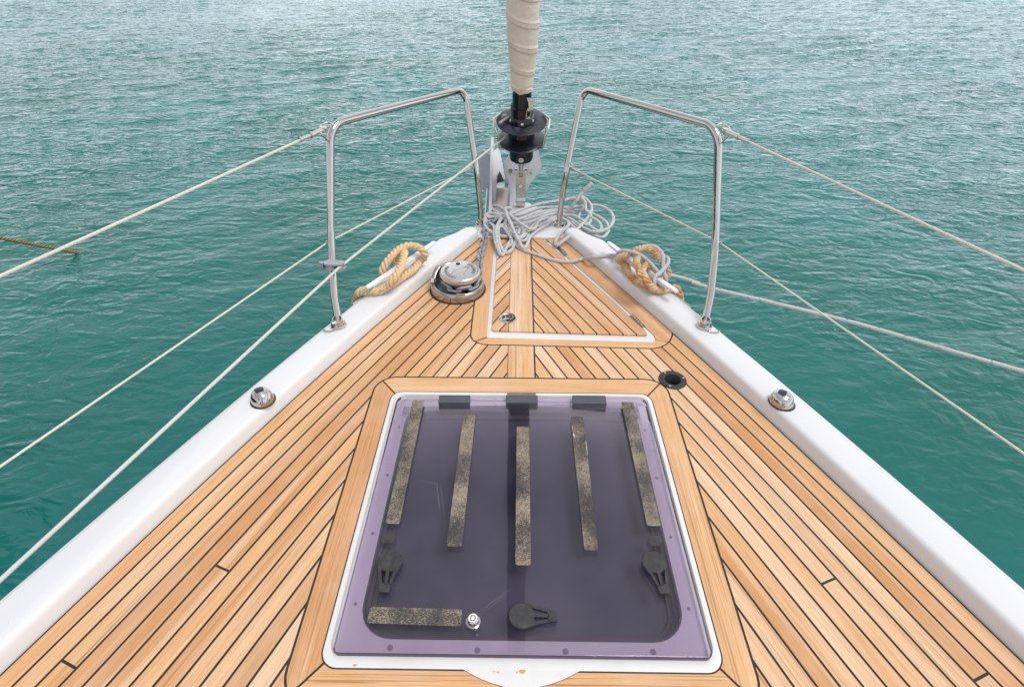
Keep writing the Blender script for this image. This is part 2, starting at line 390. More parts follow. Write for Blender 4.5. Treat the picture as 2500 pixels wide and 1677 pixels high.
def side_strips(mb, s, region, z, kmax=26, thick=0.0, kmin=0, king=.047, zone=0):
    for k in range(kmin, kmax):
        rv = random.random(); rv2 = random.random()
        u0 = us(k)+SEAM*(1.9 if k == 0 else 1); u1 = us(k+1)-SEAM
        cut = [b for b in BUTT if b[0] == s and b[1] == k]
        L_ = 0.0
        for i in range(len(SAMP)-1):
            Ya, Yb = SAMP[i], SAMP[i+1]
            a, b, c, d = off(Ya, u0), off(Yb, u0), off(Yb, u1), off(Ya, u1)
            q = [(s*x, y) for x, y in (a, b, c, d)]
            tx, ty = s*(b[0]-a[0]), b[1]-a[1]; l = math.hypot(tx, ty); t = (tx/l, ty/l)
            if min(x*s for x, y in q) < -.2 or max(p[0]*s for p in q) < king: L_ += l; continue
            polys = [q]
            polys = [p for p in (clip(p, (s, 0), (king if s < 0 else .0425+SEAM)+SEAM-(SEAM if s < 0 else 0)) for p in polys) if p]
            polys = region(polys)
            r_ = rv
            for _, _, yb in cut:
                nb = (t[0]*.9+t[1]*0, t[1]); mid = off(yb, (u0+u1)/2); mid = (s*mid[0], mid[1]); db = t[0]*mid[0]+t[1]*mid[1]
                A = [p for p in (clip(p, t, db+SEAM) for p in polys) if p]; B = [p for p in (clip(p, (-t[0], -t[1]), -db+SEAM) for p in polys) if p]
                n_ = (-t[1], t[0])
                emit2(mb, B, t, z, rv2, q[0], L_, thick); polys = A
            emit2(mb, polys, t, z, r_, q[0], L_, thick)
            L_ += l
def emit2(mb, polys, t, z, rnd, o, L_, thick):
    n = (-t[1], t[0])
    for p in polys:
        uv = [((x-o[0])*t[0]+(y-o[1])*t[1]+L_, (x-o[0])*n[0]+(y-o[1])*n[1]) for x, y in p]
        if area(p) < 0: p = p[::-1]; uv = uv[::-1]
        mb.face([(x, y, z) for x, y in p], uv, at=rnd)
        if thick:
            m = len(p)
            for i in range(m):
                j = (i+1) % m; mb.face([(*p[i], z-thick), (*p[j], z-thick), (*p[j], z), (*p[i], z)], [uv[i], uv[j], uv[j], uv[i]], at=rnd)
VC = at(1641, 928, 0); VENT = [(VC.x+.001+.030*math.cos(2*PI*i/20), VC.y+.030*math.sin(2*PI*i/20)) for i in range(20)]
def reg_main(polys):
    polys = [p for p in (clip(p, (0, -1), -YEND) for p in polys) if p]
    polys = subtract(polys, surround, SEAM*1.9); polys = subtract(polys, VENT); return subtract(polys, lock_reg, SEAM*1.9)
for s in (-1, 1): side_strips(planks, s, reg_main, 0.0)
# king plank, front and aft of the hatch
kp = [[(-.045, -1.6), (.0425, -1.6), (.0425, YEND), (-.045, YEND)]]
emit(planks, subtract(subtract(kp, surround, SEAM*1.9), lock_reg, SEAM*1.9), (0, 1), 0, .52)
# boards round the hatch, mitred at the corners
def board(polys, lines): 
    for n, d in lines: polys = [p for p in (clip(p, n, d) for p in polys) if p]
    return polys
def ln(a, b, side, gap=SEAM*.9):           # half plane on the given side of the line a-b
    e = (b[0]-a[0], b[1]-a[1]); l = math.hypot(*e); n = (-e[1]/l*side, e[0]/l*side); return n, n[0]*a[0]+n[1]*a[1]+gap
ring_b = subtract([surround], hatch_out, .0032)
lift = [(-.107, HY0+.002), (.116, HY0+.002)] 
bulge = [(-.118, HY0+.004)] + [(-.118+.234*i/12, HY0-.034*math.sin(PI*i/12)**.9) for i in range(13)] + [(.116, HY0+.004)]
ring_b = subtract(ring_b, bulge, .0006)
cTL = ((-.40, 1.306), (-.452, 1.368)); cTR = ((.398, 1.306), (.45, 1.368)); cBL = ((-.401, .502), (-.456, .438)); cBR = ((.399, .502), (.453, .438))
emit(planks, board(ring_b, [ln(*cTL, -1), ln(*cTR, 1), ln((-1, 1), (1, 1), 1, 0)]), (1, 0), 0, .47, (3.3, 0))
emit(planks, board(ring_b, [ln(*cBL, 1), ln(*cBR, -1), ln((-1, .8), (1, .8), -1, 0)]), (1, 0), 0, .40, (7.1, .1))
emit(planks, board(ring_b, [ln(*cTL, 1), ln(*cBL, -1), ln((-.1, 0), (-.1, 1), 1, 0)]), (0, 1), 0, .08, (1.3, 0))
emit(planks, board(ring_b, [ln(*cTR, -1), ln(*cBR, 1), ln((.1, 0), (.1, 1), -1, 0)]), (0, 1), 0, .36, (2.3, .3))
# boards round the locker
lock_in = [p for p in (clip(p, (0, -1), -YEND) for p in subtract([lock_reg], gr_out, 0)) if p]
edge = [(q[0], q[1]) for q in [offy(Y, .0028) for Y in (1.5, 1.6, 1.7, 1.8, 1.9, 2.0, 2.1, 2.2, 2.3, 2.4)]]
edge = edge + [(-1, 2.45), (-1, 1.4)]
lock_in = inside(lock_in, edge)
m1 = ((-.119, 1.611), (-.156, 1.588)); m2 = ((.478, 1.600), (.523, 1.588))
emit(planks, board(lock_in, [ln(*m1, -1), ln((-.05, 0), (-.05, 1), 1, 0)]), (0, 1), 0, .30, (0, .4))
emit(planks, board(lock_in, [ln(*m1, 1), ln(*m2, -1, .001), ln((-1, 1.75), (1, 1.75), -1, 0)]), (1, 0), 0, .43, (5, 0))
emit(planks, board(lock_in, [ln(*m2, 1, .001), ln((.0, 1.3), (.0, 2.6), -1, 0)]), (-.42, .907), 0, .15, (0, .9))
planks.build('deck_planking', TEAK, yacht, smooth=0, merge=False)

# caulking bed (the black lines are its surface showing between the planks)
cb = MB()
for i in range(len(SAMP)-1):
    Ya, Yb = SAMP[i], min(SAMP[i+1], YEND+.0)
    if Ya >= YEND: break
    pol = subtract(subtract([[(-g(Ya)-.003, Ya), (g(Ya)+.003, Ya), (g(Yb)+.003, Yb), (-g(Yb)-.003, Yb)]], hatch_out, -.001), gr_out, -.0005); pol = subtract(pol, VENT)
    emit(cb, pol, (0, 1), -.0016, 0)
cb.build('seam_caulking', CAULK, yacht, smooth=0)

# ------------------------------------------------------------------ hull with bulwarks and foredeck
hull = MB()
def wout(Y): 
    if Y < 2.24: return .119
    if Y < 2.31: return .119-(Y-2.24)/.07*.030
    return .089-(Y-2.31)/.15*.03
for s in (-1, 1):
    rows = []
    ys = [-1.6+.1*i for i in range(38)] + [2.2, 2.24, 2.265, 2.29, 2.31, 2.33, 2.345, 2.36, 2.37, 2.378, 2.382, 2.40, 2.44]
    ys = sorted(set(round(y, 4) for y in ys if y <= 2.44))
    for Y in ys:
        W_ = wout(Y); hgt = .046 if Y <= 2.378 else (.040 if Y < 2.3825 else .012 if Y < 2.41 else .004)
        if Y > 2.3821: hgt = .046*max(0, 1-(Y-2.382)/.075)**.6 if True else hgt
        k = hgt/.046
        inn = 0 if Y <= 2.3785 else min(.5, (Y-2.378)/.06)*W_
        prof = [(0-inn, -.03), (-.0005-inn, 0), (-.005-inn, .030*k), (-.0075-inn, .039*k), (-.012-inn, .0440*k), (-.020-inn, .0463*k), (-W_+.020, .0463*k), (-W_+.008, .0435*k), (-W_+.002, .037*k), (-W_, .028*k),
                (-W_, .004), (-W_+.004, -.012), (-W_+.004, -.10), (-W_+.03, -.5), (-W_+.12, -1.0), (-W_+.24, -1.5)]
        rows.append([(s*off(Y, u)[0], off(Y, u)[1], z) for u, z in prof])
    hull.grid(rows, flip=(s > 0))
    hull.face(rows[-1][1:10][::s])
# foredeck slab and stem
fo = [(.272, 2.33), (.262, 2.42), (.235, 2.49), (.205, 2.555), (.165, 2.62), (.12, 2.69), (.078, 2.745), (.04, 2.785), (.012, 2.80)]
loop = fo + [(-x, y) for x, y in fo[::-1]]
def shrink(l, d, dy): return [(x-(math.copysign(d, x) if abs(x) > d else x), y-dy*(1 if y > 2.5 else .3)) for x, y in l]
prof = [(.0, .004, .0065), (.006, .006, .006), (.0, .0, .0), (.0, .0, -.02), (.004, .003, -.10), (.02, .03, -.5), (.05, .08, -1.0), (.09, .12, -1.5)]
rows = [[(x, y, z) for x, y in shrink(loop, a, b)] for a, b, z in [(.010, .010, .0075), (.004, .004, .0065), (.0005, .0005, .002), (0, 0, -.006), (0, 0, -.03), (.01, .01, -.12), (.04, .10, -.5), (.08, .2, -1.0), (.12, .3, -1.5)]]
hull.grid(rows)
top = [(-.262, YEND+.001), (.262, YEND+.001)]
tp = inside([shrink(loop, .010, .010)], [(-.4, YEND+.0005), (.4, YEND+.0005), (.4, 3), (-.4, 3)])
for p in tp: hull.face([(x, y, .0075) for x, y in (p if area(p) > 0 else p[::-1])])
hull.face([(-.21, YEND+.0006, -.01), (.21, YEND+.0006, -.01), (.21, YEND+.0006, .0076), (-.21, YEND+.0006, .0076)])
hull.build('hull', GEL, yacht, smooth=50)
for s in (-1, 1):
    mb = MB(); rows = []
    for Y in np.linspace(-1.5, 2.2, 80):
        rows.append([(s*off(Y, u)[0], off(Y, u)[1], .0467) for u in (-.1015, -.1008)])
    mb.grid(rows, flip=(s < 0)); mb.build('moulding_joint', mat('joint line', (.52, .51, .52), .6), yacht, smooth=0)
# thin chafe strips on the outer bulwark edge by the cleats
for s in (-1, 1):
    mb = MB(); mb.tube([(s*off(Y, -.1185)[0], off(Y, -.1185)[1], .040) for Y in np.linspace(1.70, 1.93, 14)], .004, 8)
    mb.build('chafe_strip', SATIN, yacht)

# ------------------------------------------------------------------ coachroof, mast and sprayhood astern of the camera; unseen, added for tubes to reflect
mb = MB()
for q, z0_, z1_ in (([(-.62, -1.35), (.62, -1.35), (1.05, -6.5), (-1.05, -6.5)], -.01, .34),):
    mb.prism(q, z0_, z1_)
mb.build('coachroof', GEL, yacht, smooth=0, bevel=.06)
mb = MB(); mb.prism([(-1.65, -1.6), (1.65, -1.6), (1.75, -7), (-1.75, -7)], -.5, -.002); mb.build('side_deck', GEL, yacht, smooth=0)
mb = MB(); mb.lathe([(.13, .3), (.12, 1.0), (.11, 13)], 28, Matrix.Translation((0, -2.1, 0)) @ Matrix.Diagonal((.75, 1.1, 1, 1))); mb.build('mast', painted('grey mast', (.42, .43, .45), (.5, .5, .52), .4, 5), yacht)
mb = MB(); mb.grid([[(x, -4.3-(1.2*t), .34+1.15*math.sin(min(1, t*1.3)*PI/2)-.25*abs(x)**2.2) for x in np.linspace(-1.15, 1.15, 13)] for t in np.linspace(0, 1, 9)]); mb.build('sprayhood', painted('navy canvas', (.02, .025, .05), (.03, .035, .06), .85, 10), yacht)

# ------------------------------------------------------------------ deck hatch
hatch = bpy.data.objects.new('deck_hatch', None)
fr = MB()
n8 = 9
def loopz(mb, loops, mi=0):                 # skin successive loops [(pts,z)]
    mb.grid([[(x, y, z) for x, y in l] for l, z in loops], None, mi, closev=True)
IN = (-.317, .562, .318, 1.268)             # clear opening
o0 = rrect(HX0, HY0, HX1, HY1, .035); o1 = rrect(HX0+.002, HY0+.002, HX1-.002, HY1-.002, .034)
o2 = rrect(HX0+.012, HY0+.022, HX1-.012, HY1-.012, .030); o3 = rrect(HX0+.014, HY0+.024, HX1-.014, HY1-.014, .029)
i0 = rrect(-.350, .553, .350, 1.262, .075); i1 = rrect(-.346, .557, .346, 1.258, .073)
loopz(fr, [(o0, -.004), (o0, .0008), (o1, .0016), (o2, .0016), (o3, -.0045), (i0, -.0045)])
for q in (bulge,): fr.face([(x, y, .0011) for x, y in (q if area(q) > 0 else q[::-1])])
hatch = fr.build('deck_hatch', FRAMEW, yacht, smooth=40)
wl = MB(); i2 = rrect(-.338, .566, .338, 1.25, .066); i3 = rrect(-.328, .578, .328, 1.235, .055)
loopz(wl, [(i0, -.0045), (i1, -.0050), (i1, -.020), (i2, -.0215), (i2, -.034), (i3, -.036), (i3, -.052)])
wl.build('hatch_well', WELL, hatch, smooth=40)
bl = MB(); bl.face([(x, y, -.045) for x, y in rrect(-.329, .577, .329, 1.236, .055)])
bl.build('blind', BLIND, hatch, smooth=0)
gz = .0140
gp = MB(); GR = (.013, .013, .026, .026)
ga, gb = at(807.7, 1595, gz), at(1743.5, 1604.7, gz); gc, gd_ = at(971.5, 967, gz), at(1576, 969.7, gz)
GX0, GX1, GY0, GY1 = (ga.x+gc.x)/2, (gb.x+gd_.x)/2, (ga.y+gb.y)/2, (gc.y+gd_.y)/2
LL = [(rrect(GX0+.001, GY0+.001, GX1-.001, GY1-.001, GR), .0018), (rrect(GX0, GY0, GX1, GY1, GR), .0028), (rrect(GX0, GY0, GX1, GY1, GR), gz-.0012), (rrect(GX0+.0012, GY0+.0012, GX1-.0012, GY1-.0012, GR), gz)]
for (la, za), (lb, zb) in zip(LL[:-1], LL[1:]):
    for i in range(len(la)):
        j = (i+1) % len(la); ym = (la[i][1]+la[j][1])/2
        gp.face([(*la[i], za), (*la[j], za), (*lb[j], zb), (*lb[i], zb)], mi=1 if ym < GY0+.02 else 0)
gp.face([(x, y, gz) for x, y in rrect(GX0+.0012, GY0+.0012, GX1-.0012, GY1-.0012, GR)])
gp.face([(x, y, .0018) for x, y in rrect(GX0+.001, GY0+.001, GX1-.001, GY1-.001, GR)][::-1])
gp.build('glass_pane', [GLASS, mat('dark acrylic edge', (.055, .030, .070), .15)], hatch, smooth=40)
# black gasket line on the front edge of the pane
# grip strips
for q in ([(1008, 978), (1035.5, 978), (975, 1279), (941, 1277.5)], [(1132, 1012.6), (1161, 1013.3), (1128, 1334.5), (1090, 1333)], [(1261.6, 1041.7), (1291.7, 1041.7), (1296, 1379.5), (1257.8, 1379)],
          [(1393, 1017.4), (1423.3, 1017.4), (1460.8, 1343.4), (1426.6, 1343.4)], [(1517, 981.8), (1545.7, 981.8), (1613.5, 1284), (1580, 1283.5)], [(904.8, 1480.7), (1128, 1487.4), (1125.5, 1528.6), (895.5, 1520.6)]):
    P = [at(x, y, gz) for x, y in q]; c = [(p.x, p.y) for p in P][::-1]
    if area(c) < 0: c = c[::-1]
    rp = []                                # round the corners
    for i in range(4):
        a, b, d = Vector(c[i-1]), Vector(c[i]), Vector(c[(i+1) % 4]); u, v = (a-b).normalized(), (d-b).normalized(); r = .006
        p0, p1 = b+u*r, b+v*r
        for k in range(5):
            t = k/4; rp.append(tuple((1-t)**2*p0+2*t*(1-t)*b+t*t*p1))
    mb = MB(); mb.prism(rp, gz-.0002, gz+.0009); mb.build('grip_strip', GRIT, hatch, smooth=0)
# white sealant blobs squeezed out beside the fourth strip
mb = MB()
for x0, y0, x1, y1, w_ in ((1399, 1056, 1403, 1070, .0018), (1430, 1073, 1434.5, 1112, .0016), (1396, 1032, 1398, 1052, .0009)):
    A, B = at(x0, y0, gz), at(x1, y1, gz); pts = [A.lerp(B, i/9) for i in range(10)]
    mb.tube([p+Vector((random.uniform(-.0006, .0006), 0, .0003)) for p in pts], [w_*(.35+random.random()*.8)*math.sin(PI*(i+.6)/10.4) for i in range(10)], 6)
mb.build('sealant_bead', mat('white sealant', (.72, .70, .66), .7), hatch)
# hinge blocks
for x0, x1, y0, y1 in ((1069.6, 1148, 967.3, 982.5), (1234.5, 1312.5, 967, 983), (1399.8, 1478.5, 967.6, 984.6)):
    a, b = at(x0, y1, gz+.0012), at(x1, y0, gz+.0012)
    mb = MB(); mb.prism(rrect(a.x, a.y, b.x, b.y+.004, (.003, .003, .001, .001), 3), -.002, gz+.0014); mb.build('hatch_hinge', HINGEP, hatch, bevel=.0008)
a, b = at(1234, 968, 0), at(1312, 957, 0)
mb = MB(); mb.box(((a.x+b.x)/2, HY1-.006, .0024), (.090, .014, .0012)); mb.build('hinge_gap_shade', painted('painted gap shade', (.16, .13, .11), (.25, .2, .17), .6), hatch)  # brown plate: colour stands in for the shaded gap in the frame
# handles
def handle(c, d, s):
    c = at(*c, gz+.013); dv = Vector((d[0], d[1])).normalized(); nv = Vector((-dv.y, dv.x))*s
    M = Matrix(((dv.x, nv.x, 0, c.x), (dv.y, nv.y, 0, c.y), (0, 0, 1, 0), (0, 0, 0, 1)))
    if s < 0: pass
    mb = MB(); z0, z1 = gz, gz+.0125; r = .0272
    mb.lathe([(.0245, z0), (.0262, z0+.004), (.0272, z0+.0045), (.0275, z1-.002), (.026, z1-.0004), (.0235, z1), (.010, z1-.0006), (.0, z1-.0005)], 40, frame((c.x, c.y, 0), (0, 0, 1)))
    zb = z1-.0075
    def bar(p): mb.prism(p, zb, z1-.0004, M)
    tip = [(.055, .0125), (.0735, .0105), (.0755, .008), (.0755, -.0105), (.0735, -.0125), (.055, -.0135)]
    bar(tip)
    bar([(.004, .0270), (.0115, .0266), (.056, .0135), (.0555, .0070), (.016, .0180)])       # outer rim bar
    bar([(.017, .0050), (.058, .0020), (.058, -.0045), (.017, -.0025)])                       # middle bar
    bar([(.012, -.0140), (.058, -.0078), (.058, -.0135), (.030, -.0180), (.021, -.0228), (.012, -.0252)])
    return mb.build('hatch_handle', PLAST, hatch, smooth=30, bevel=.0009)
handle((952.7, 1367), (-.02, -1), 1 if False else -1)
handle((1597.6, 1370), (.14, -1), 1)
handle((1273.7, 1501), (1, .02), 1)
# turn lock
c = at(1154.8, 1511, gz+.012)
mb = MB(); M = frame((c.x, c.y, 0), (0, 0, 1))
mb.lathe([(.0155, gz), (.0155, gz+.002), (.0128, gz+.003), (.0122, gz+.015), (.0105, gz+.017), (.0, gz+.017)], 28, M)
lk = mb.build('hatch_lock', CHROME, hatch)
mb = MB(); mb.lathe([(.0094, gz+.0170), (.0094, gz+.0176), (.0, gz+.0176)], 24, M, 0)
for i in range(18):
    a0, a1 = R(-140+i*17), R(-140+(i+1)*17); q = lambda r, a: M @ Vector((r*math.cos(a), r*math.sin(a), gz+.0178)); mb.face([q(.0042, a0), q(.0060, a0), q(.0060, a1), q(.0042, a1)], mi=1)
mb.face([M @ Vector(p) for p in ((-.0085, -.0005, gz+.01785), (-.0045, -.0032, gz+.01785), (-.0040, .0022, gz+.01785))], mi=1)
mb.build('key_cap', [mat('white enamel', (.8, .8, .82), .35), mat('black print', (.02, .02, .02), .5)], hatch)
# square pads and the bolts under the pane
for x, y in ((948.7, 1312.4), (1601, 1319.8)):
    a = at(x, y, gz); mb = MB(); mb.prism(rrect(a.x-.0150, a.y-.0135, a.x+.0150, a.y+.0135, .005, 4), gz-.0003, gz+.0008)
    mb.prism(rrect(a.x-.0160, a.y-.0145, a.x+.0160, a.y+.0145, .0055, 4), gz-.0003, gz+.0002, mi=1); mb.build('square_pad', [PLAST, RUBBER], hatch, smooth=0)
for x, y in ((952, 1580), (1165.4, 1585.8), (1380.7, 1589), (1594.8, 1590), (910, 1301), (867.5, 1472.8), (1637.8, 1310), (1681.8, 1484.6), (973.9, 1042), (946, 1158.7), (1574.8, 1049.7), (1603, 1166)):
    a = at(x, y, -.003); mb = MB(); q_ = 1 if y > 1500 else .6; mb.lathe([(.0062*q_, -.0044), (.0058*q_, -.0030), (.0, -.0028)], 16, frame((a.x, a.y, 0), (0, 0, 1)))
    mb.build('hatch_bolt', mat('dull bolt', (.30, .27, .28), .5) if 'dull bolt' not in bpy.data.materials else bpy.data.materials['dull bolt'], hatch)
# glue stains on the front lip
for x, y, r in ((1275, 1638, .0042), (1262, 1640, .0014), (1216, 1640, .0016), (1206, 1638, .0011), (866, 1623, .0026)):
    a = at(x, y, .002); mb = MB(); mb.face([(a.x+r*1.5*math.cos(t)*(1+.2*math.sin(3*t)), a.y+r*math.sin(t)*(1+.2*math.cos(2*t)), .00195) for t in [2*PI*i/14 for i in range(14)]])
    mb.build('glue_stain', STAIN, hatch, smooth=0)

# ------------------------------------------------------------------ anchor locker lid
lid = MB(); LZ = .0035
def reg_lid(polys):
    return inside(polys, lid_out, 0)
for s in (-1, 1): side_strips(lid, s, reg_lid, LZ, thick=.012, kmin=0 if s < 0 else 2)
# first right plank narrows against the hinge side
def reg_first(polys): return inside(polys, lid_out, 0)
for i in range(len(SAMP)-1):
    Ya, Yb = SAMP[i], SAMP[i+1]; a, b, c, d = off(Ya, .080), off(Yb, .080), off(Yb, us(2)-SEAM), off(Ya, us(2)-SEAM)
    tx, ty = b[0]-a[0], b[1]-a[1]; l = math.hypot(tx, ty); emit2(lid, inside([[a, b, c, d]], lid_out), (tx/l, ty/l), LZ, .5, a, Ya, .012)
emit(lid, inside([[(-.045, 1.5), (0.0, 1.5), (0.0, 2.5), (-.045, 2.5)]], lid_out), (0, 1), LZ, .78, (0, .2), .012)
emit(lid, inside([[(0.0, 1.5), (.0425, 1.5), (.0425, 2.5), (0.0, 2.5)]], lid_out), (0, 1), LZ, .64, (0, .7), .012)
lidob = lid.build('locker_lid', TEAK, yacht, smooth=0, merge=False)
mb = MB(); lo = [(x, y) for x, y in lid_out]
cx_ = sum(p[0] for p in lo)/len(lo); cy_ = sum(p[1] for p in lo)/len(lo)
mb.prism([(x+(cx_-x)*.008, y+(cy_-y)*.008) for x, y in lo], -.02, LZ-.0018); mb.build('lid_caulking', CAULK, lidob, smooth=0)
# white channel round the lid
mb = MB(); ch = inside([gr_out], [(-1, 1), (1, 1), (1, YEND), (-1, YEND)])[0]
emit(mb, [ch], (0, 1), -.0045, 0)
for i in range(len(gr_out)-1):
    a, b = gr_out[i], gr_out[i+1]
    if min(a[1], b[1]) > YEND: continue
    a = (a[0], min(a[1], YEND)); b = (b[0], min(b[1], YEND)); mb.face([(*a, -.012), (*b, -.012), (*b, -.0003), (*a, -.0003)])
# inner raised lip on the left channel
mb.box((-.1165, 2.0, -.004), (.004, .74, .004)); mb.prism([(-.119, 1.6066), (.466, 1.5886), (.460, 1.610), (-.112, 1.628)], -.011, -.0022)
mb.build('locker_channel', GEL, yacht, smooth=40)
# pull latch
c = at(1240, 777, LZ); M = frame((c.x, c.y, LZ), (0, 0, 1))
mb = MB(); mb.lathe([(.0345, 0), (.0342, .0012), (.031, .0020), (.0275, .0020), (.0265, .0012), (.0255, .0012), (.0, .0012)], 40, M)
lt = mb.build('lid_latch', CHROME, lidob)
mb = MB(); mb.lathe([(.0235, .0013), (.0235, .0016), (.0, .0016)], 30, M @ Matrix.Translation((.002, 0, 0))); mb.build('latch_recess_shade', DARKW, lidob)  # flat dark disc, the shade of the recess put into its colour
mb = MB(); mb.prism([(x, y) for x, y in rrect(-.026, -.0065, -.002, .0065, .005, 4)], .0012, .0045, M); mb.lathe([(.0165, .0012), (.0162, .0036), (.0132, .0040), (.0130, .0014)], 30, M @ Matrix.Translation((.006, 0, 0)))
for k in (-.004, 0, .004): mb.box((.008, k, .0022), (.016, .0012, .001), M)
mb.build('latch_ring', CHROME, lidob, bevel=.0005)
for (x0, y0), (x1, y1) in (((1542.8, 767.7), (1569.6, 795.5)), ((1363.7, 601.4), (1383, 621.7))):
    a, b = at(x0, y0, .005), at(x1, y1, .005); mb = MB(); d = b-a
    for k in range(5): cyl(mb, a+d*(k/5+.01), a+d*((k+1)/5-.015), .0048, 14)
    cyl(mb, a, b, .0030, 10); n_ = Vector((-d.y, d.x, 0)).normalized()*.010
    mb.face([a-n_-Vector((0, 0, .003)), b-n_-Vector((0, 0, .003)), b+n_-Vector((0, 0, .003)), a+n_-Vector((0, 0, .003))])
    mb.build('lid_hinge', CHROME, lidob)

# ------------------------------------------------------------------ windlass
wc = at(1115.5, 743, 0); WC = Vector((-.2565, wc.y+.109, 0))
MW = frame(WC, (0, 0, 1), (1, 0, 0))
mb = MB(); mb.lathe([(.1135, 0), (.1135, .0022), (.109, .003)], 56, MW); 
wind = MB()
wind.lathe([(.1085, 0), (.1075, .020), (.1050, .034), (.1020, .0375), (.0940, .0375), (.0900, .035), (.0860, .026), (.082, .012), (.0, .010)], 64, MW)
WSTEEL = steel('weathered windlass steel', (.44, .42, .40), .12, .30, 25)
windo = wind.build('windlass', WSTEEL, yacht, smooth=50)
mb.build('base_gasket', RUBBER, windo)
mb = MB(); mb.lathe([(.0905, .0352), (.0865, .0265), (.0825, .0125), (.0, .0105)], 48, MW); mb.build('chain_bowl', WINDM, windo)
# tall chain guard on the left and back
gm = MB(); rows = []
for i in range(31):
    a = R(62+i*(178-62)/30); hh = .078*min(1, (i/30)*9+.45) if i < 4 else .078
    hh = hh*(1-.35*max(0, (i-22)/8))
    rows.append([MW @ Vector((r*math.cos(a), r*math.sin(a), z)) for r, z in ((.1085, .020), (.1080, hh-.012), (.1040, hh-.002), (.0985, hh), (.0900, hh), (.0860, hh-.003), (.0850, hh-.012), (.0850, .020))])
gm.grid(rows); gm.face(rows[0]); gm.face(rows[-1][::-1]); gm.build('chain_guard', WSTEEL, windo, smooth=50)
gm = MB(); gm.box((0, 0, 0), (.016, .030, .012), MW @ Matrix.Translation((-.098, -.010, .044))); gm.build('clamp_block', CHROME, windo, bevel=.002); gm = MB(); gm.box((0, 0, 0), (.036, .014, .010), MW @ Matrix.Translation((.022, -.100, .040)))
gm.build('clamp_block', CHROME, windo, bevel=.002)
cp = at(1122.7, 660, .093); MC = frame((cp.x, cp.y, 0), (0, 0, 1), (1, 0, 0))
mb = MB(); mb.lathe([(.030, .030), (.050, .052), (.066, .062), (.068, .066), (.060, .069)], 48, MC); mb.lathe([(.052, .012), (.050, .030), (.030, .034), (.030, .050)], 40, MC)
for k in range(7):
    a = 2*PI*k/7; gm_ = MC @ Matrix.Rotation(a, 4, 'Z'); mb.box((.052, 0, .046), (.022, .010, .026), gm_)
mb.build('chain_wheel', WINDM, windo)
mb = MB(); mb.lathe([(.073, .066), (.0785, .070), (.0800, .074), (.0800, .085), (.0780, .090), (.073, .0925), (.062, .0932), (.0, .0960)], 64, MC)
mb.build('windlass_cap', CAPM, windo, smooth=50)
em = MB()
for k0, k1 in ((150, 262), (-28, 62)):     # raised lettering bands on the cap
    for i in range(int((k1-k0)/8)):
        a = R(k0+i*8+4); r_ = .0555; m_ = MC @ Matrix.Rotation(a, 4, 'Z') @ Matrix.Translation((r_, 0, .0937))
        em.box((0, -.0018, 0), (.0105, .0014, .0012), m_); em.box((0, .0018, 0), (.0105 if i % 2 else .006, .0014, .0012), m_); em.box((.004 if i % 3 else -.004, 0, 0), (.0016, .0045, .0012), m_)
    for rr in (.0485, .0625):
        em.tube([MC @ Vector((rr*math.cos(R(a)), rr*math.sin(R(a)), .0962-rr*.045)) for a in np.linspace(k0, k1, 20)], .0006, 5)
em.tube(catmull([MC @ Vector(p) for p in ((-.03, -.030, .0948), (-.02, -.005, .0955), (.01, .018, .0955), (.035, .028, .0948))], 8), .0007, 5)
em.tube(catmull([MC @ Vector(p) for p in ((.02, -.042, .0942), (.022, -.01, .0955), (.032, .012, .0950), (.018, .028, .0950))], 8), .0009, 5)
em.build('embossed_lettering', painted('worn relief metal', (.30, .29, .29), (.5, .48, .47), .4, 40, .8), windo)
mb = MB(); mb.lathe([(.009, .0940), (.009, .0962), (.0, .0962)], 7, MC @ Matrix.Translation((-.012, .050, -.0003))); mb.build('key_socket_shade', DARKW, windo)  # solid dark disc painted as the shaded hollow of the socket

# ------------------------------------------------------------------ anchor chain: every link its own part
chain = empty('anchor_chain', (0, 0, 0), 'grey galvanised chain wrapped round the chrome windlass and running forward to the anchor', 'chain')
def link_mesh():
    mb = MB(); a, b, r = .0120, .0150, .0056; p = []
    for i in range(10): t = PI*i/9; p.append((a*math.cos(t), b+a*math.sin(t), 0))
    for i in range(10): t = PI+PI*i/9; p.append((a*math.cos(t), -b+a*math.sin(t), 0))
    mb.tube(p, r, 10, False, closed=True); return mb.build('chain_link', CHAINM, chain)
lk0 = link_mesh()
def lay_chain(path, pitch=.0385, first=False):
    P = [Vector(p) for p in path]; s = [0]
    for i in range(1, len(P)): s.append(s[-1]+(P[i]-P[i-1]).length)
    def pt(d):
        for i in range(1, len(P)):
            if d <= s[i]: return P[i-1].lerp(P[i], (d-s[i-1])/(s[i]-s[i-1]+1e-9))
        return P[-1]
    n = int(s[-1]/pitch)
    for k in range(n):
        d = (k+.5)*pitch; c = pt(d); t = (pt(min(s[-1], d+.01))-pt(max(0, d-.01))).normalized()
        o = lk0 if (first and k == 0) else lk0.copy()
        if o is not lk0: COL.objects.link(o); o.parent = chain
        up = Vector((0, 0, 1)); x = t.cross(up).normalized(); z = x.cross(t)
        M = Matrix(((x.x, t.x, z.x, c.x), (x.y, t.y, z.y, c.y), (x.z, t.z, z.z, c.z), (0, 0, 0, 1)))
        o.matrix_world = M @ Matrix.Rotation(R(42+(90 if k % 2 else 0)+random.uniform(-9, 9)), 4, 'Y')
chp = [at(1236, 520, .035), at(1205, 540, .030), at(1184, 556, .022), at(1186, 572, .018), at(1182, 593, .020), at(1177, 615, .030), at(1173, 634, .045), at(1175, 652, .055)]
arc = [Vector((cp.x+.0665*math.cos(R(a)), cp.y+.0665*math.sin(R(a)), .050)) for a in range(8, -190, -12)]
lay_chain(catmull(chp[:-1]+[Vector((cp.x+.072, cp.y+.045, .052))]+arc, 6), first=True)

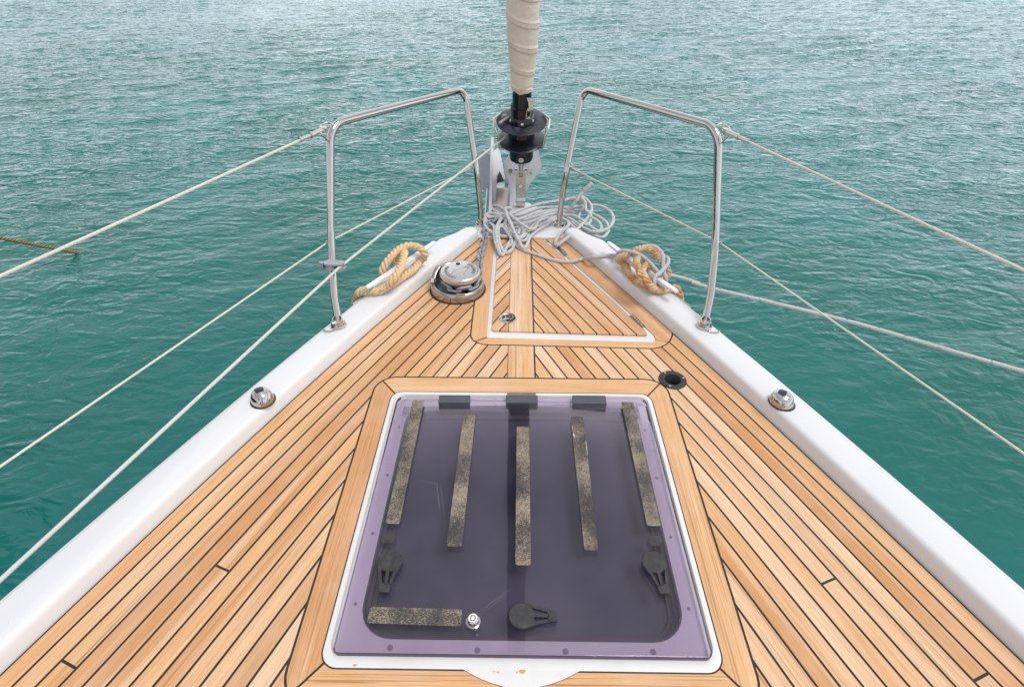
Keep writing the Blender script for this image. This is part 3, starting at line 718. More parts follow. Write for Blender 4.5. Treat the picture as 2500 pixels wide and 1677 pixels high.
# ------------------------------------------------------------------ deck fill / vent ring
c = at(1641, 928, 0); M = frame((c.x+.001, c.y, 0), (0, 0, 1))
mb = MB(); mb.lathe([(.0452, .0), (.0448, .0028), (.042, .0042), (.031, .0046), (.0275, .0042), (.0262, .0025), (.0262, -.012), (.0245, -.014), (.0240, -.060), (.0, -.060)], 48, M)
vt = mb.build('deck_socket', RUBBER, yacht, smooth=50)
for a in (75, 200, 325):
    mb = MB(); mb.lathe([(.0036, .0040), (.0034, .0052), (.0016, .0054), (.0014, .0046), (0, .0046)], 12, M @ Matrix.Translation((.0370*math.cos(R(a)), .0370*math.sin(R(a)), 0)))
    mb.build('screw', SATIN, vt)

# ------------------------------------------------------------------ navigation lights
def nav(x, y, s):
    c = at(x, y, .062); b = off(c.y, 0); yaw_ = math.atan2(-gd(c.y), 1)*s
    root = MB(); M = frame((c.x, c.y, .0463), (0, 0, 1)) @ Matrix.Rotation(-yaw_*s*0+R(6)*s, 4, 'Z')
    rows = []
    for i in range(11):
        t = i/10; z = .036*math.sin(t*PI/2); k = math.cos(t*PI/2)**.55 if t < 1 else 0
        rows.append([M @ Vector((.033*k*math.cos(a), (.034 if math.sin(a) < 0 else .037)*k*math.sin(a)+.006*t, z)) for a in [2*PI*j/36 for j in range(36)]])
    root.grid(rows, closev=True, flip=True)
    o = root.build('navigation_light', CHROME, yacht, smooth=60)
    mb = MB(); mb.lathe([(.0365, 0), (.0365, .0015), (.033, .0022)], 36, M @ Matrix.Diagonal((1, 1.06, 1, 1))); mb.build('light_gasket', RUBBER, o)
    dz = lambda x, y: .0365*math.sqrt(max(0, 1-(abs(x/.0335)**2+abs((y-.003)/.0362)**2)**1.5))
    mb = MB(); mb.grid([[M @ Vector((q*(.0150-.15*abs(yy)), yy, dz(q*.013, yy)*(1 if abs(q) < 1.05 else .9)+.0016)) for q in (-1.1, -1, -.6, -.2, .2, .6, 1, 1.1)] for yy in np.linspace(-.032, .030, 16)]); mb.build('light_band', CHROME, o, smooth=60)
    mb = MB(); mb.grid([[M @ Vector((q*k, yy, dz(q*k, yy)+.0034)) for q in (-1, -.5, 0, .5, 1)] for yy, k in ((-.003, .0095), (-.001, .0120), (.006, .0130), (.014, .0125), (.0175, .0110), (.0195, .007))]); mb.build('light_lens', LENS, o)
    mb = MB(); mb.lathe([(.0034, 0), (.0034, .0026), (.0018, .0026), (.0014, .0010), (0, .0010)], 12, M @ Matrix.Translation((0, -.014, dz(0, -.014)+.0008)) @ Matrix.Rotation(R(25), 4, 'X')); mb.build('screw', SATIN, o)
nav(639, 968, -1); nav(1912, 974, 1)

# ------------------------------------------------------------------ bow rails
def rail(s):
    X = lambda x, y, z: (s*x, y, z)
    if s < 0: q = [(827.5, 796, .046), (816, 725, .125), (808.5, 600, .26), (806, 304, .640), (1135, 218, .612), (1168, 450, .25), (1174, 520, .075), (1173, 548, .012)]
    else: q = [(1718.5, 798, .046), (1735, 722, .125), (1747, 600, .26), (1754.8, 311.6, .640), (1423, 217, .612), (1377, 450, .25), (1367, 520, .075), (1365, 550, .012)]
    pts = [at(*p) for p in q]
    RF, T1, FF = ((abs(pts[i].x), pts[i].y, pts[i].z) for i in (0, 3, 7))
    path = bend(pts, [.10, 1.2, .085, .045, .8, .3], 10)
    mb = MB(); mb.tube(path, .0137, 20)
    o = mb.build('bow_rail', CHROME, yacht, smooth=60)
    for (fx, fy, fz), sc, q in ((RF, 1.0, 1), (FF, .9, 0)):
        M = frame((s*fx, fy, fz-(0 if q else .006)), (0, 0, 1)); m2 = MB()
        m2.lathe([(.027*sc, 0), (.0275*sc, .006), (.0255*sc, .009), (.0240*sc, .012), (.0240*sc, .017), (.0225*sc, .0195), (.0175*sc, .020), (.0175*sc, .033), (.014, .034)], 32, M)
        a = Vector((s*fx, fy-.012, fz+.027)); cyl(m2, a, a+Vector((s*.012*(1 if s > 0 else 1), -.012, 0)), .0048, 12)
        m2.build('mounting_foot', CHROME, o)
    if True:
        m2 = MB(); a = Vector((s*RF[0], RF[1], RF[2]+.002))
        m2.tube(catmull([a+Vector(v) for v in ((-s*.0, -.026, .0), (s*.018, -.036, .001), (s*.034, -.040, .004), (s*.046, -.036, .009))], 6), [.003]*18+[.0015], 8)
        m2.build('locking_clip', CHROME, o)
    # bail for the upper wire, and the eye the lower wire passes through
    c = Vector(T1); c.x *= s
    m2 = MB(); a0 = (815, 308) if s < 0 else (1749, 309); a1 = (802, 346) if s < 0 else (1762, 350)
    p = [at(*a0, .650), at(*((803, 297) if s < 0 else (1761, 300)), .655), at(*((784, 306) if s < 0 else (1779, 310)), .652), at(*((780, 318) if s < 0 else (1782, 320)), .648), at(*((784, 328) if s < 0 else (1779, 330)), .644), at(*a1, .598)]
    m2.tube(bend(p, .012, 5), .0030, 10); m2.build('wire_bail', SATIN, o)
    h = at(803 if s < 0 else 1752, 590, .30); m2 = MB()
    hd = Vector((s*.5, -.75, -.02)).normalized(); M = frame(at(806.5 if s < 0 else 1751, 590, .272)+hd*.0115, hd)
    m2.lathe([(.0048, -.004), (.0062, .001), (.0072, .003), (.0058, .0042), (.0044, .003), (.0040, -.006), (0, -.006)], 20, M @ Matrix.Diagonal((1, 1.35, 1, 1))); m2.build('wire_eye', SATIN, o)
    return o
RL = rail(-1); RR = rail(1)

# lifelines (wires with swaged ends)
def wire(name, a, b, far, r, ends):
    a, b = Vector(a), Vector(b); d = (b-a); L_ = d.length; e = a+d*far
    n = 24; path = [a.lerp(e, i/n)-Vector((0, 0, .010*math.sin(PI*i/n))) for i in range(n+1)]
    mb = MB(); mb.tube(path, r, 10); o = mb.build(name, WIREM, yacht)
    d = d.normalized(); mb = MB()
    cyl(mb, a-d*.004, a+d*ends[0], r*2.1, 14); cyl(mb, a+d*ends[0], a+d*ends[1], r*1.6, 14); cyl(mb, a+d*(ends[0]-.004), a+d*(ends[0]+.004), r*2.5, 14)
    cyl(mb, a+d*(ends[1]-.003), a+d*(ends[1]+.003), r*2.0, 12)
    n_ = d.cross(Vector((0, 0, 1))).normalized(); mb.box((0, 0, 0), (.020, .015, .016), frame(a-d*.008, (0, 0, 1), d)); cyl(mb, a-d*.012-n_*.012, a-d*.012+n_*.012, .0055, 12)
    mb.build('swaged_terminal', SATIN, o); 
    mb = MB(); mb.tube([a-d*.002+Vector((0, 0, -.014))+.008*(math.cos(t)*n_+math.sin(t)*Vector((0, 0, 1))) for t in [2*PI*i/14 for i in range(14)]], .0007, 5, closed=True); mb.build('split_ring', SATIN, o)
wire('lifeline', at(787, 318, .648), at(0, 663, .64), 3.2, .0037, (.055, .105))
wire('lifeline', at(1774, 322, .648), at(2500, 649, .64), 3.2, .0037, (.055, .105))
def wire2(s, a, m, b, r):
    a, m, b = Vector(a), Vector(m), Vector(b); mb = MB(); e = m+(b-m)*3
    mb.tube([a, m], r, 10); mb.tube([m, e], r, 10); o = mb.build('lifeline', WIREM, yacht)
    d = (m-a).normalized(); mb = MB(); cyl(mb, a, a+d*.05, r*1.7, 12); cyl(mb, a+d*.05, a+d*.085, r*1.35, 12)
    for q in (.05, .085): cyl(mb, a+d*(q-.003), a+d*(q+.003), r*2.1, 12)
    mb.box((0, 0, 0), (.016, .012, .013), frame(a-d*.004, (0, 0, 1), d)); n_ = Vector((0, 0, 1)); c_ = a-d*.012+Vector((0, 0, .008))
    mb.tube([c_+.011*(math.cos(t)*d+math.sin(t)*n_) for t in [2*PI*i/16 for i in range(16)]], .0022, 6, closed=True)
    mb.build('swaged_terminal', SATIN, o)
hL, hR = Vector((-.690, 1.752, .300)), Vector((.690, 1.752, .300))
hL = at(801, 590, .272)+Vector((0, 0, -.002)); hR = at(1755, 590, .272)+Vector((0, 0, -.002))
wire2(-1, at(1152, 409, .325), hL, at(0, 1139, .265), .0029)
wire2(1, at(1397, 412, .325), hR, at(2500, 1107, .265), .0029)

# ------------------------------------------------------------------ furling line lead block on the left post
pc = at(812, 640, .225); pc = Vector((-.673, 1.722, .225))
M = frame(pc, (0, .12, 1), (1, 0, 0))
mb = MB()
def plate(z0, z1, mbx): mbx.prism([(.024*math.cos(R(a)), .024*math.sin(R(a))) for a in range(75, 300, 15)] + [(.018, -.024), (.040, -.020), (.050, -.008), (.050, .008), (.040, .016), (.022, .018)], z0, z1, M)
plate(.006, .013, mb); plate(-.013, -.006, mb); mb.lathe([(.0145, -.012), (.021, -.011), (.021, .012), (.0145, .0125)], 28, M)
mb.prism([(-.024, -.012), (-.040, -.006), (-.040, .006), (-.024, .012)], -.012, .012, M)
blk = mb.build('lead_block', GREYP, yacht, bevel=.0016)
mb = MB(); mb.lathe([(.016, -.0055), (.010, -.0025), (.010, .0025), (.016, .0055)], 24, M @ Matrix.Translation((.038, -.004, -.0)));
mb.build('block_sheave', GREYP, blk)
mb = MB(); mb.lathe([(.0042, .0130), (.004, .0145), (0, .0148)], 14, M @ Matrix.Translation((.038, -.004, 0))); mb.build('block_pin', CHROME, blk); mb = MB(); cyl(mb, M @ Vector((.01, .021, -.002)), M @ Vector((.016, .026, -.002)), .003, 8); mb.build('clamp_screw', CHROME, blk)

# ------------------------------------------------------------------ cleats
def cleat(p0, p1):
    a, b = at(*p0, .098), at(*p1, .098); c = (a+b)/2; d = (b-a); L_ = d.length/2; d.normalize()
    M = frame((c.x, c.y, 0), (0, 0, 1), d); mb = MB(); n = 24; rows = []
    for i in range(n+1):
        t = -1+2*i/n; hw = .0125-.0035*abs(t)**2; top_ = .098+.004*abs(t)**2; bot = .074+.018*abs(t)**1.4
        if abs(t) > .96: hw *= .8
        rows.append([M @ Vector((t*L_, y, z)) for y, z in ((-hw, bot+.002), (-hw, top_-.002), (-hw+.002, top_), (hw-.002, top_), (hw, top_-.002), (hw, bot+.002), (hw-.003, bot), (-hw+.003, bot))])
    mb.grid(rows, closev=True); mb.face(rows[0]); mb.face(rows[-1][::-1])
    o = mb.build('mooring_cleat', WHITEM, yacht, smooth=40)
    for q in (-.34, .34):
        mb = MB(); mb.lathe([(.020, .0465), (.015, .052), (.0115, .062), (.0125, .080)], 20, M @ Matrix.Translation((q*L_, 0, 0)) @ Matrix.Diagonal((1.4, .9, 1, 1))); mb.build('cleat_foot', WHITEM, o)
    return c, d, L_
CL = cleat((894, 702.6), (1061, 590.7)); CR = cleat((1653, 712), (1485, 591.7))

# ------------------------------------------------------------------ forestay, furling drum, stem fitting
AX0 = Vector((-.003, 2.725, .19)); AXD = Vector((0, -.30, 1)).normalized()
def ax(y, fx=1271):                        # point on the forestay axis seen at photo row y
    d = ray(fx, y); best = None
    # intersect in the plane x = AX0.x of (Y,Z)
    k = AXD.y/AXD.z; t = (AX0.y-CAM.y+k*(CAM.z-AX0.z))/(d.y-k*d.z); p = CAM+d*t
    return (p.z-AX0.z)/AXD.z
def MA(s): return frame(AX0+AXD*s, AXD, (1, 0, 0))
sU, sL, sB = ax(296), ax(340), ax(386)
drum = MB()
drum.lathe([(.112, sU-.0035), (.1155, sU-.001), (.1155, sU+.001), (.111, sU+.003), (.060, sU+.006), (.0, sU+.006)], 64, MA(0)); drum.lathe([(.112, sU-.0035), (.0, sU-.006)], 64, MA(0))
dr = drum.build('furling_drum', DISC, yacht, smooth=50)
mb = MB(); mb.lathe([(.108, sL-.003), (.1115, sL), (.109, sL+.003), (.0, sL+.004)], 64, MA(0)); mb.lathe([(.108, sL-.003), (.0, sL-.004)], 64, MA(0))
lowd = mb.build('lower_disc', DISC, dr, smooth=50)
mb = MB(); mb.lathe([(.063, sL), (.063, sU)], 48, MA(0)); mb.build('spool', BLACK, dr)
mb = MB(); mb.lathe([(.058, sL), (.0585, sL-.006), (.0585, sB+.012), (.056, sB+.004), (.048, sB), (.0, sB)], 48, MA(0)); mb.build('drum_base', BLACK, dr, smooth=50)
mb = MB(); mb.lathe([(.064, sU+.004), (.063, sU+.012), (.052, sU+.034), (.0505, sU+.036), (.0505, sU+.074), (.049, sU+.078), (.0425, sU+.080), (.0425, sU+.200)], 48, MA(0)); tubeo = mb.build('drum_collar', BLACK, dr, smooth=50)
for a in (-150, -88, -30, 150):
    sc_ = MB()
    M = MA(sU+.020) @ Matrix.Rotation(R(a), 4, 'Z') @ Matrix.Translation((.058, 0, 0)) @ Matrix.Rotation(R(60), 4, 'Y')
    sc_.lathe([(.0062, -.002), (.0060, .003), (.0036, .0035), (.0030, .0012), (0, .0012)], 14, M); sc_.build('bolt', CHROME, dr)
sc_ = MB()
M = MA(sU+.045) @ Matrix.Rotation(R(-58), 4, 'Z') @ Matrix.Translation((.050, 0, 0)) @ Matrix.Rotation(R(90), 4, 'Y'); sc_.lathe([(.0062, -.002), (.0060, .004), (0, .004)], 14, M)
sc_.build('bolt', CHROME, dr)
# round white maker's sticker with blue print
mb = MB(); rows = []
for j in range(5):
    r_ = .0125*j/4; rows.append([MA(sB+.028) @ Vector(((.0588)*math.sin(r_*math.cos(a)/.0588), -(.0590)*math.cos(r_*math.cos(a)/.0588), r_*math.sin(a))) for a in [2*PI*i/24 for i in range(24)]])
mb.grid(rows, closev=True)
for yy, w_ in ((.0035, .006), (0, .008), (-.004, .005)):
    n = 7
    for i in range(n):
        x0 = -w_+2*w_*i/n; x1 = x0+2*w_/n*.6; q = lambda x, z: MA(sB+.028) @ Vector((.0592*math.sin(x/.0588), -.0594*math.cos(x/.0588), z)); mb.face([q(x0, yy-.0012), q(x1, yy-.0012), q(x1, yy+.0012), q(x0, yy+.0012)], mi=1)
mb.build('round_sticker', [mat('sticker white', (.62, .62, .60), .5), mat('sticker print', (.15, .25, .42), .5)], dr)
# wire guards left and right
for s in (-1, 1):
    M = MA(0); q = lambda x, y, z: M @ Vector((s*x, y, z))
    p = [q(.100, .045, sU+.010), q(.128, -.005, sU+.012), q(.122, -.050, sU-.006), q(.104, -.075, sU-.030), q(.100, -.060, sL-.010), q(.085, -.052, sL-.010)]
    p2 = [q(.100, .050, sU-.000), q(.122, .010, sU-.008), q(.112, -.020, sU-.034), q(.108, -.020, sL-.010)]
    mb = MB(); mb.tube(bend(p, .02, 6), .0042, 10); mb.tube(bend(p2, .02, 6), .0032, 8)
    mb.build('drum_guard', SATIN, dr)
# toggle, clevis, arms and stem plate
tg = MB()
tg.lathe([(.0075, -.020), (.0085, .010), (.0130, .030), (.0145, .060), (.012, sB+.005)], 20, MA(.0))
tg.lathe([(.0095, -.045), (.0095, .01)], 16, MA(0))
cz = AX0+AXD*.005
for x in (-.026, .026): cyl(tg, cz+Vector((x-.009, 0, 0)), cz+Vector((x+.009, 0, 0)), .0160, 20)
cyl(tg, cz-Vector((.052, 0, 0)), cz+Vector((.050, 0, 0)), .0065, 14)
for x, w_ in ((-.052, .018), (.049, .014)): cyl(tg, cz+Vector((x-w_/2, 0, 0)), cz+Vector((x+w_/2, 0, 0)), .0165, 6)
tgo = tg.build('forestay_toggle', SATIN, yacht)
for s in (-1, 1):
    mb = MB(); pth = [cz+Vector((s*.034, -.006, -.014)), cz+Vector((s*.034, -.006, .044)), cz+Vector((s*.052, -.014, .070)), cz+Vector((s*.052, -.020, .092))]
    for i in range(3):
        a, b = pth[i], pth[i+1]; d = (b-a); mb.prism([(-.0018, -.010), (.0018, -.010), (.0018, .010), (-.0018, .010)], 0, d.length, frame(a, d, (1, 0, 0)))
    mb.build('drum_arm', SATIN, tgo)
sp = MB(); bz = atY(1271, 492, 2.76)
c2 = cz+Vector((0, .0, -.012)); hole = atY(1270, 456, 2.722)
Mp = frame((cz.x, cz.y, 0), (0, -1, 0), (1, 0, 0))       # local x right, y up, z toward viewer
zt, zb_ = cz.z+.002, .0
W2 = .0245
for (x0, x1, y0, y1) in ((-W2, -.0085, zt-.030, zt), (.0085, W2, zt-.030, zt), (-W2, W2, zt-.060, zt-.030), (-W2, -.0105, zt-.092, zt-.060), (.0105, W2, zt-.092, zt-.060), (-W2, W2, .05, zt-.092)):
    sp.box(((x0+x1)/2, (y0+y1)/2, .0), (x1-x0, y1-y0, .010), Matrix(((1, 0, 0, cz.x), (0, 0, -1, cz.y), (0, 1, 0, 0), (0, 0, 0, 1))))
sp.lathe([(.0105, -.0052), (.0105, .0056)], 24, Matrix(((1, 0, 0, cz.x), (0, 0, -1, cz.y), (0, 1, 0, zt-.076), (0, 0, 0, 1))))
# curved foot of the plate
ft = []
for (y, z) in ((2.720, .062), (2.712, .050), (2.708, .038), (2.712, .024), (2.722, .010), (2.735, -.05)):
    ft.append([(cz.x-W2, y, z), (cz.x+W2, y, z)])
sp.grid(ft); sp.grid([[(a[0][0], a[0][1]+.012, a[0][2]), (a[1][0], a[1][1]+.012, a[1][2])] for a in ft], flip=True)
sp.grid([[a[0], (a[0][0], a[0][1]+.012, a[0][2])] for a in ft]); sp.grid([[a[1], (a[1][0], a[1][1]+.012, a[1][2])] for a in ft], flip=True)
spo = sp.build('stem_plate', SATIN, yacht, smooth=40)
mb = MB(); M = Matrix(((1, 0, 0, cz.x), (0, 0, -1, cz.y), (0, 1, 0, zt-.076), (0, 0, 0, 1)))
mb.lathe([(.0105, .0054), (.0150, .0056)], 24, M); mb.build('rust_ring', painted('rust stain', (.40, .20, .06), (.45, .36, .28), .7, 300), spo)
mb = MB(); mb.lathe([(.0, -.0040), (.0103, -.0040)], 20, M); mb.build('hole_shadow', painted('bare hole', (.45, .46, .47), (.5, .5, .5), .6), spo) if False else None

# furled headsail round the forestay
s0, s1 = ax(222)-.012, 8.0
sail = MB(); rows = []; n = 60
stops = [s0+.0045*i for i in range(110)]; pitch = .098
def srad(s, a):
    base = .048+.013*min(1, (s-s0)/.26)**.8+.003*math.sin(s*9+1)
    if s-s0 < .035: base -= .003
    ph = (s/pitch + a/(2*PI)*1.0) % 1.0
    return base+.0028*math.exp(-((ph-.30)/.035)**2)+.0016*(1 if .04 < ph < .30 else 0)*1.0+.0012*math.sin(3*a+s*14)
for s in stops: rows.append([MA(s) @ Vector((srad(s, a)*math.cos(a), srad(s, a)*math.sin(a), (.020*math.sin(a+2.7) if s-s0 < .02 else .020*math.sin(a+2.7)*max(0, 1-(s-s0)/.12)))) for a in [2*PI*k/n for k in range(n)]])
rows2 = rows
sail.grid(rows2, lambda a, c: (a*.0045/pitch, c/n), closev=True, flip=True)
inner = [[MA(s0) @ Vector((.0425*math.cos(a), .0425*math.sin(a), .020*math.sin(a+2.7))) for a in [2*PI*k/n for k in range(n)]], rows[0]]
sail.grid(inner, closev=True)
def sailmat():
    m = mat('cream sailcloth', rough=.75); t, b = nodes(m); l = t.links.new; uv = N(t, 'ShaderNodeUVMap').outputs[0]
    sx = N(t, 'ShaderNodeSeparateXYZ'); l(uv, sx.inputs[0]); ph = math_(t, 'FRACT', math_(t, 'ADD', math_(t, 'ADD', sx.outputs[0], sx.outputs[1]), s0/pitch))
    o = N(t, 'ShaderNodeTexCoord').outputs['Object']
    col = mixc(t, ramp(t, [(.4, (0, 0, 0)), (.7, (1, 1, 1))], noise(t, 12, 4, .6, o)), (.80, .71, .61), (.70, .60, .50))
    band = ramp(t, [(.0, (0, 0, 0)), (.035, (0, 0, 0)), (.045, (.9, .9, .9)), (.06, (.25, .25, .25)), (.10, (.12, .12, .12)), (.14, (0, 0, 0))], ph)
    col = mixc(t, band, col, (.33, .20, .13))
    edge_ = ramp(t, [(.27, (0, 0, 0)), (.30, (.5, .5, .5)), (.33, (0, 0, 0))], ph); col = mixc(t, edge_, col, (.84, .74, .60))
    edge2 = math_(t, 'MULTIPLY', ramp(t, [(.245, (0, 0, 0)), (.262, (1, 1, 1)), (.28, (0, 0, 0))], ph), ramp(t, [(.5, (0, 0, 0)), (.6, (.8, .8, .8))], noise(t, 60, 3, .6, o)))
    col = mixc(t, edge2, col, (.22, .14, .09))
    st = N(t, 'ShaderNodeTexWave', wave_type='BANDS', bands_direction='Y', Scale=22.0, Distortion=.5); l(uv, st.inputs['Vector'])
    stm = math_(t, 'MULTIPLY', ramp(t, [(.8, (0, 0, 0)), (.9, (.45, .45, .45))], st.outputs['Fac']), ramp(t, [(.06, (0, 0, 0)), (.07, (1, 1, 1)), (.11, (1, 1, 1)), (.12, (0, 0, 0))], ph))
    col = mixc(t, stm, col, (.45, .30, .22))
    l(col, b.inputs['Base Color']); bump(t, b, math_(t, 'ADD', noise(t, 60, 4, .6, o), math_(t, 'MULTIPLY', noise(t, 16, 3, .5, o, 1.5), 2.5)), .6, .003); return m
so = sail.build('furled_headsail', sailmat(), None, smooth=60)
tag(so, 'cream furled headsail rolled round the forestay above the black drum', 'sail')
mb = MB(); sm = stops[-1]; rows = []
for i in range(60):
    s = sm-.004+(s1-sm)*(i/59)**1.6; rows.append([MA(s) @ Vector(((.0640+.004*math.sin(s*7+a))*math.cos(a), (.0640+.004*math.sin(s*7+a))*math.sin(a), 0)) for a in [2*PI*k/28 for k in range(28)]])
mb.grid(rows, closev=True, flip=True); mb.build('sun_strip', painted('navy sun strip', (.015, .018, .035), (.02, .025, .045), .8, 8), so)['label'] = 'dark upper part of the rolled sail'
# tack strap and shackle
mb = MB(); q = MA(s0); M = q
mb.grid([[M @ Vector((x+dx, y, z)) for dx in (-.010, .010)] for x, y, z in ((.030, -.045, .005), (.038, -.050, -.014), (.040, -.052, -.034), (.036, -.054, -.050), (.034, -.052, -.054))])
mb.build('tack_strap', painted('cream strap', (.66, .57, .48), (.60, .5, .42), .8), so)
mb = MB(); mb.tube(catmull([M @ Vector(v) for v in ((.026, -.050, -.040), (.020, -.054, -.060), (.022, -.056, -.085), (.030, -.056, -.088), (.037, -.055, -.075), (.042, -.053, -.045))], 6), .0034, 10); cyl(mb, M @ Vector((.018, -.056, -.088)), M @ Vector((.040, -.056, -.088)), .005, 10)
mb.build('shackle', CHROME, so)

# ------------------------------------------------------------------ braided line helper and furling line
def z1(x, y): return at(x, y, 1)
fl = MB(); a = MA(sL+.03) @ Vector((-.060, -.010, 0)); b = Vector(atY(828, 640, 1.72)); b = M_b = frame(pc, (0, .12, 1), (1, 0, 0)) @ Vector((.036, -.016, .0))
e = at(0, 1416, .20); e2 = b+(e-b)*2.2
p = [a.lerp(b, i/12) for i in range(13)]+[b.lerp(e2, i/12) for i in range(1, 13)]
fl.tube(p, .0047, 12)
fo_ = fl.build('furling_line', WHITEROPE, None); tag(fo_, 'white control line from the black furling drum through the grey block on the left rail', 'line')
# knotted tail of the line on top of the drum
mb = MB(); M = MA(sU+.010)
mb.tube(catmull([M @ Vector(v) for v in ((-.100, -.040, .004), (-.078, -.020, .010), (-.055, .0, .012))], 6), .0052, 10)
mb.tube(catmull([M @ Vector(v) for v in ((-.088, .012, .000), (-.082, .006, .014), (-.072, .006, .016), (-.068, .016, .006), (-.076, .024, .002))], 6), .0048, 10)
mb.build('knotted_end', WHITEROPE, fo_)

# ------------------------------------------------------------------ anchor in the bow roller
anc = empty('bow_anchor', (0, 0, 0), 'grey galvanised anchor with broad pointed flukes stowed over the bow left of the forestay', 'anchor')
def z0p(x, y): return (1100+x/3.733, 200+y/3.733)
def slab(px, Y0, tilt, th, name, m, par, lean=0):
    fr_ = [atY(*z0p(x, y), Y0+tilt*(x-540)/300+lean*(y-800)/300) for x, y in px]
    n_ = (fr_[1]-fr_[0]).cross(fr_[2]-fr_[1]).normalized()
    c0 = sum(fr_, Vector())/len(fr_)
    if n_.dot(CAM-c0) < 0: n_ = -n_
    bk = [p-n_*th for p in fr_]; mb = MB(); mb.face(fr_); mb.face(bk[::-1])
    for i in range(len(fr_)): j = (i+1) % len(fr_); mb.face([fr_[j], fr_[i], bk[i], bk[j]])
    return mb.build(name, m, par, smooth=0, bevel=.0012)
slab([(245, 645), (296, 622), (362, 668), (372, 830), (352, 985), (316, 1002), (288, 985), (262, 800)], 2.98, -.05, .008, 'anchor_fluke', GALV, anc)
slab([(484, 745), (545, 660), (600, 600), (775, 590), (806, 640), (832, 780), (790, 850), (728, 930), (690, 1000), (660, 1085), (560, 1060), (500, 960)], 2.93, .05, .008, 'anchor_fluke', GALV, anc)
# shank: deep plate standing on edge; its narrow back edge faces the deck, its right face is seen obliquely
def hull3(edge_px, face_px, name):
    A = [atX(*z0p(x, y), -.150) for x, y in edge_px]; B = [atX(*z0p(x, y), -.134) for x, y in face_px]
sh = [(2.545, .020), (2.60, .060), (2.70, .125), (2.80, .195), (2.90, .262), (2.955, .292), (3.00, .270), (3.04, .19), (3.06, .08), (3.02, .0), (2.90, .05), (2.76, .03), (2.62, .0)]
slab([(430, 603), (452, 640), (499, 885), (462, 905), (420, 930), (412, 1130), (382, 1190), (372, 900), (380, 640)], 2.86, .06, .006, 'anchor_crown', GALV, anc, -.13)
slab([(448, 812), (462, 840), (488, 905), (425, 922), (428, 860)], 2.845, .06, .003, 'crown_slot_shade', DARKW, anc, -.13)  # dark slab laid on the plate, painted shade for the triangular opening
X1, X2 = -.160, -.146
mb = MB(); F1 = [(X1, y, z) for y, z in sh]; F2 = [(X2, y, z) for y, z in sh]
mb.face(F2); mb.face(F1[::-1])
for i in range(len(sh)): j = (i+1) % len(sh); mb.face([F1[i], F1[j], F2[j], F2[i]])
mb.build('anchor_shank', GALV, anc, smooth=0, bevel=.002)
# bow roller: steel channel beside the stem plate
rl = MB()
for X, hh in ((-.060, 1.0), (-.176, .55)):
    pr = [(2.47, .012), (2.47, .030), (2.56, .060*hh+.01), (2.70, .135*hh), (2.78, .150*hh), (2.90, .120*hh), (2.93, .05), (2.90, -.03), (2.60, -.01)]
    A = [(X-.003, y, z) for y, z in pr]; B = [(X+.003, y, z) for y, z in pr]; rl.face(B); rl.face(A[::-1])
    for i in range(len(pr)): j = (i+1) % len(pr); rl.face([A[i], A[j], B[j], B[i]])
rlo = rl.build('bow_roller', SATIN, yacht, smooth=0)
slab([(535, 862), (560, 872), (592, 960), (592, 1085), (548, 1172), (508, 1145), (522, 1000)], 2.74, .0, .005, 'roller_cheek', GALV, rlo, -.10)
mb = MB(); ft = [(2.47, .010), (2.56, .014), (2.66, .022), (2.74, .040), (2.80, .075), (2.84, .078), (2.88, .060)]
mb.grid([[(-.135, y, z), (-.063, y, z)] for y, z in ft]); mb.build('roller_channel', steel('worn channel steel', (.55, .5, .47), .22, .5, 12), rlo)
mb = MB(); cyl(mb, Vector((-.134, 2.86, .045)), Vector((-.064, 2.86, .045)), .022, 24); mb.build('roller_wheel', RUBBER, rlo)

# ------------------------------------------------------------------ twisted rope helper
def twisted(mb, path, Rr, pitch, n=9):
    P = [Vector(p) for p in path]; s = [0]
    for i in range(1, len(P)): s.append(s[-1]+(P[i]-P[i-1]).length)
    step = pitch/9; m = int(s[-1]/step); pts = []; j = 1
    for k in range(m+1):
        d = min(k*step, s[-1])
        while j < len(P)-1 and s[j] < d: j += 1
        pts.append(P[j-1].lerp(P[j], (d-s[j-1])/(s[j]-s[j-1]+1e-9)))
    nrm = None; strands = [[], [], []]
    for k in range(len(pts)):
        t = (pts[min(k+1, len(pts)-1)]-pts[max(0, k-1)]).normalized()
        if nrm is None: nrm = t.orthogonal().normalized()
        nrm = (nrm-t*nrm.dot(t)).normalized(); bi = t.cross(nrm)
        for q in range(3):
            a = -2*PI*k*step/pitch+2*PI*q/3; strands[q].append(pts[k]+Rr*.58*(math.cos(a)*nrm+math.sin(a)*bi))
    for q in strands: mb.tube(q, Rr*.47, n)
def Z7(x, y, z): return at(760+x/5.228, 540+y/5.228, z)
def Z6(x, y, z): return at(1450+x/5.226, 540+y/5.226, z)
tr = MB()
twisted(tr, catmull([Z7(548, 1085, -.06), Z7(575, 1000, .000), Z7(605, 925, .050), Z7(665, 880, .066), Z7(760, 893, .066), Z7(880, 885, .066), Z7(1000, 825, .066), Z7(1110, 755, .066), Z7(1200, 690, .068), Z7(1290, 630, .070), Z7(1350, 565, .070), Z7(1385, 515, .072),
                    Z7(1440, 470, .088), Z7(1440, 400, .118), Z7(1370, 340, .135), Z7(1250, 315, .140), Z7(1130, 355, .140), Z7(1035, 440, .135), Z7(955, 540, .120), Z7(905, 640, .095), Z7(930, 700, .072), Z7(1010, 690, .066), Z7(1100, 600, .070),
                    Z7(1100, 480, .095), Z7(1180, 400, .130)], 8), .0155, .060)
twisted(tr, catmull([Z7(1195, 395, .128), Z7(1180, 440, .136), Z7(1150, 560, .132), Z7(1095, 665, .126), Z7(1035, 760, .108), Z7(960, 835, .080), Z7(880, 880, .070)], 8), .0155, .060)
